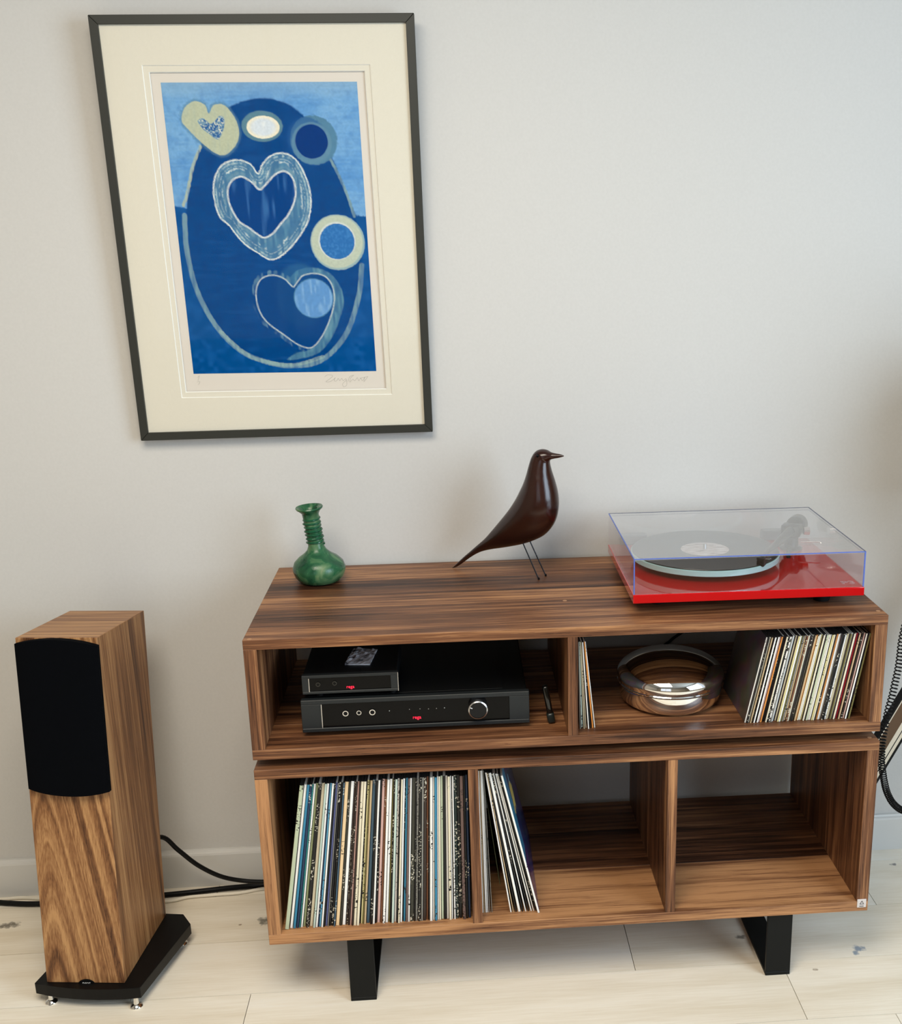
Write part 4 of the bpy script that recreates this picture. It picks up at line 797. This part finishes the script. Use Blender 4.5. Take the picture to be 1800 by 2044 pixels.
# ------------------------------------------------------------ cables
CBK = plain('black cable jacket', lin(8, 9, 10), .5); CWH = plain('cream cable jacket', lin(240, 232, 214), .5)
sb_ = sp_pt(.7, 1, .27)
pa = [sb_ + Vector((0, -.004, 0)), un(323, 1671, 'y', .36), un(356, 1697, 'y', .38), un(395, 1727, 'y', .40), un(440, 1749, 'y', .41), un(485, 1758, 'y', .42), un(530, 1760, 'y', .42), un(600, 1757, 'y', .42)]
tag(obj('speaker_cable', tube(spline(pa, 8), .0052, 12), CBK, smooth=True), 'thick black cable arching from the speaker back down to the cabinet', 'cable')
fl2 = lambda u, v, r: Vector((lambda p: (p.x, p.y, r))(un(u, v, 'z', r)))
pb = [fl2(u, v, .0068) for u, v in ((-90, 1797), (-20, 1800), (20, 1803), (80, 1804), (200, 1797), (332, 1786), (400, 1779), (460, 1772), (530, 1766), (600, 1760))]
tag(obj('mains_cable', tube(spline(pb, 8), .0062, 12), CBK, smooth=True), 'thick black cable lying along the floor behind the speaker', 'cable')
pc_ = [fl2(u, v, .0042) for u, v in ((-90, 1806), (-20, 1799), (8, 1795.5), (40, 1792), (78, 1794), (200, 1805), (332, 1799), (375, 1791), (430, 1786), (480, 1782), (530, 1773), (600, 1768))]
tag(obj('white_cable', tube(spline(pc_, 8), .0038, 10), CWH, smooth=True), 'thin cream cable on the floor beside the thick black one', 'cable')
pd = [(.80, .475, .70), un(1330, 1285, 'y', .472), un(1346, 1272, 'y', .472), (1.02, .474, .765), (1.06, .474, .784)]
pd[0] = un(1290, 1310, 'y', .474); pd[3] = un(1372, 1255, 'y', .472); pd[4] = un(1390, 1240, 'y', .472)
tag(obj('power_cable', tube(spline(pd, 6), .0035, 10), CBK, smooth=True), 'black cable slanting across the wall behind the chrome box', 'cable')

# coiled lead hanging beside the cabinet
YC = .17
path = [un(u, v, 'y', YC) for u, v in ((1812, 1225), (1804, 1258), (1799, 1283), (1796, 1310), (1792, 1337), (1786, 1364), (1780, 1391), (1774, 1412), (1769, 1434), (1765.5, 1452), (1762.5, 1468), (1760.5, 1484), (1759.5, 1500), (1759, 1515), (1759.5, 1528), (1761.5, 1541), (1765, 1562), (1770, 1581), (1779, 1599), (1790, 1611), (1802, 1618), (1820, 1622))]
sp_ = spline(path, 24)
def coil(sp_, turns_per_m, rad, wire):
    out = []; ph = 0; prev = sp_[0]; dense = []
    for a, c in zip(sp_, sp_[1:]):
        for k in range(6): dense.append(a.lerp(c, k/6))
    tot = sum((c-a).length for a, c in zip(dense, dense[1:])); acc = 0; nxt = 0
    for i in range(1, len(dense)-1):
        tg = (dense[i+1]-dense[i-1]).normalized(); st = (dense[i]-dense[i-1]).length; acc += st
        ph += st*turns_per_m(acc/tot)*2*math.pi
        s_ = tg.cross(Vector((0, 1, 0))).normalized(); u_ = s_.cross(tg)
        if ph >= nxt: out.append(dense[i]+rad*(math.cos(ph)*s_+math.sin(ph)*u_)); nxt = ph+2*math.pi/12
    return tube(out, wire, 6)
tag(obj('coiled_lead', coil(sp_, lambda f: 127 if f < .55 else (127+150*(f-.55)/.45), .0068, .00135), CBK, smooth=True), 'black coiled lead hanging beside the right edge of the cabinets', 'cable')

# slanting wooden arm with banded edges; most of it lies beyond the frame
YB = .30
lw = thing('banded_board', 'slanting brown board with cream and black edge bands behind the coiled lead', 'board', (1.25, YB, .2))
P0 = un(1733, 1584, 'y', YB); P1 = un(1800, 1473, 'y', YB); dr = (P1-P0).normalized(); nr = Vector((-dr.z, 0, dr.x))   # up-left normal in the board's plane
L0, L1 = -.02, .62
def strip(name, a, c, y0, y1, mat):
    A_ = [P0+dr*L0+nr*a, P0+dr*L1+nr*a, P0+dr*L1+nr*c, P0+dr*L0+nr*c]; d0, d1 = Vector((0, y0-YB, 0)), Vector((0, y1-YB, 0))
    b = hexa([p+d0 for p in A_], [p+d1 for p in A_]); bmesh.ops.recalc_face_normals(b, faces=b.faces[:]); return obj(name, b, mat, lw, world=True)
CRM = plain('cream edge band', lin(228, 214, 190), .4); BNB = plain('brown board face', lin(94, 66, 40), .4)
strip('black_edge', -.004, .001, YB-.002, YB+.02, BLACKP); strip('cream_band', .001, .0085, YB-.001, YB+.02, CRM); strip('black_line', .0085, .0105, YB-.0012, YB+.02, BLACKP)
strip('cream_band', .0105, .0205, YB-.001, YB+.02, CRM); strip('panel', .0205, .046, YB, YB+.02, BNB); strip('pale_line', .046, .049, YB-.001, YB+.02, CRM); strip('black_edge', .049, .053, YB-.002, YB+.02, BLACKP)
fl3 = thing('shadow_lamp', 'floor lamp with a grey drum shade added beyond the frame to shadow the wall', 'lamp', (1.71, .10, 0))  # unseen lamp, added and placed to cast the shadow at the wall's right
obj('base', lathe([(0, 0), (.14, 0), (.14, .012), (.02, .022), (0, .022)], 40), BLACKM, fl3, smooth=True)
obj('pole', lathe([(0, .022), (.011, .022), (.011, .93), (0, .93)], 20), BLACKM, fl3, smooth=True)
obj('shade', lathe([(.20, .90), (.235, .90), (.225, 1.27), (.222, 1.27), (.232, .902), (.20, .902)], 48), plain('taupe lamp shade', lin(150, 138, 120), .9), fl3, smooth=True)
obj('shade_ring', lathe([(.008, .925), (.232, .925), (.232, .929), (.008, .929)], 48), STEEL, fl3)
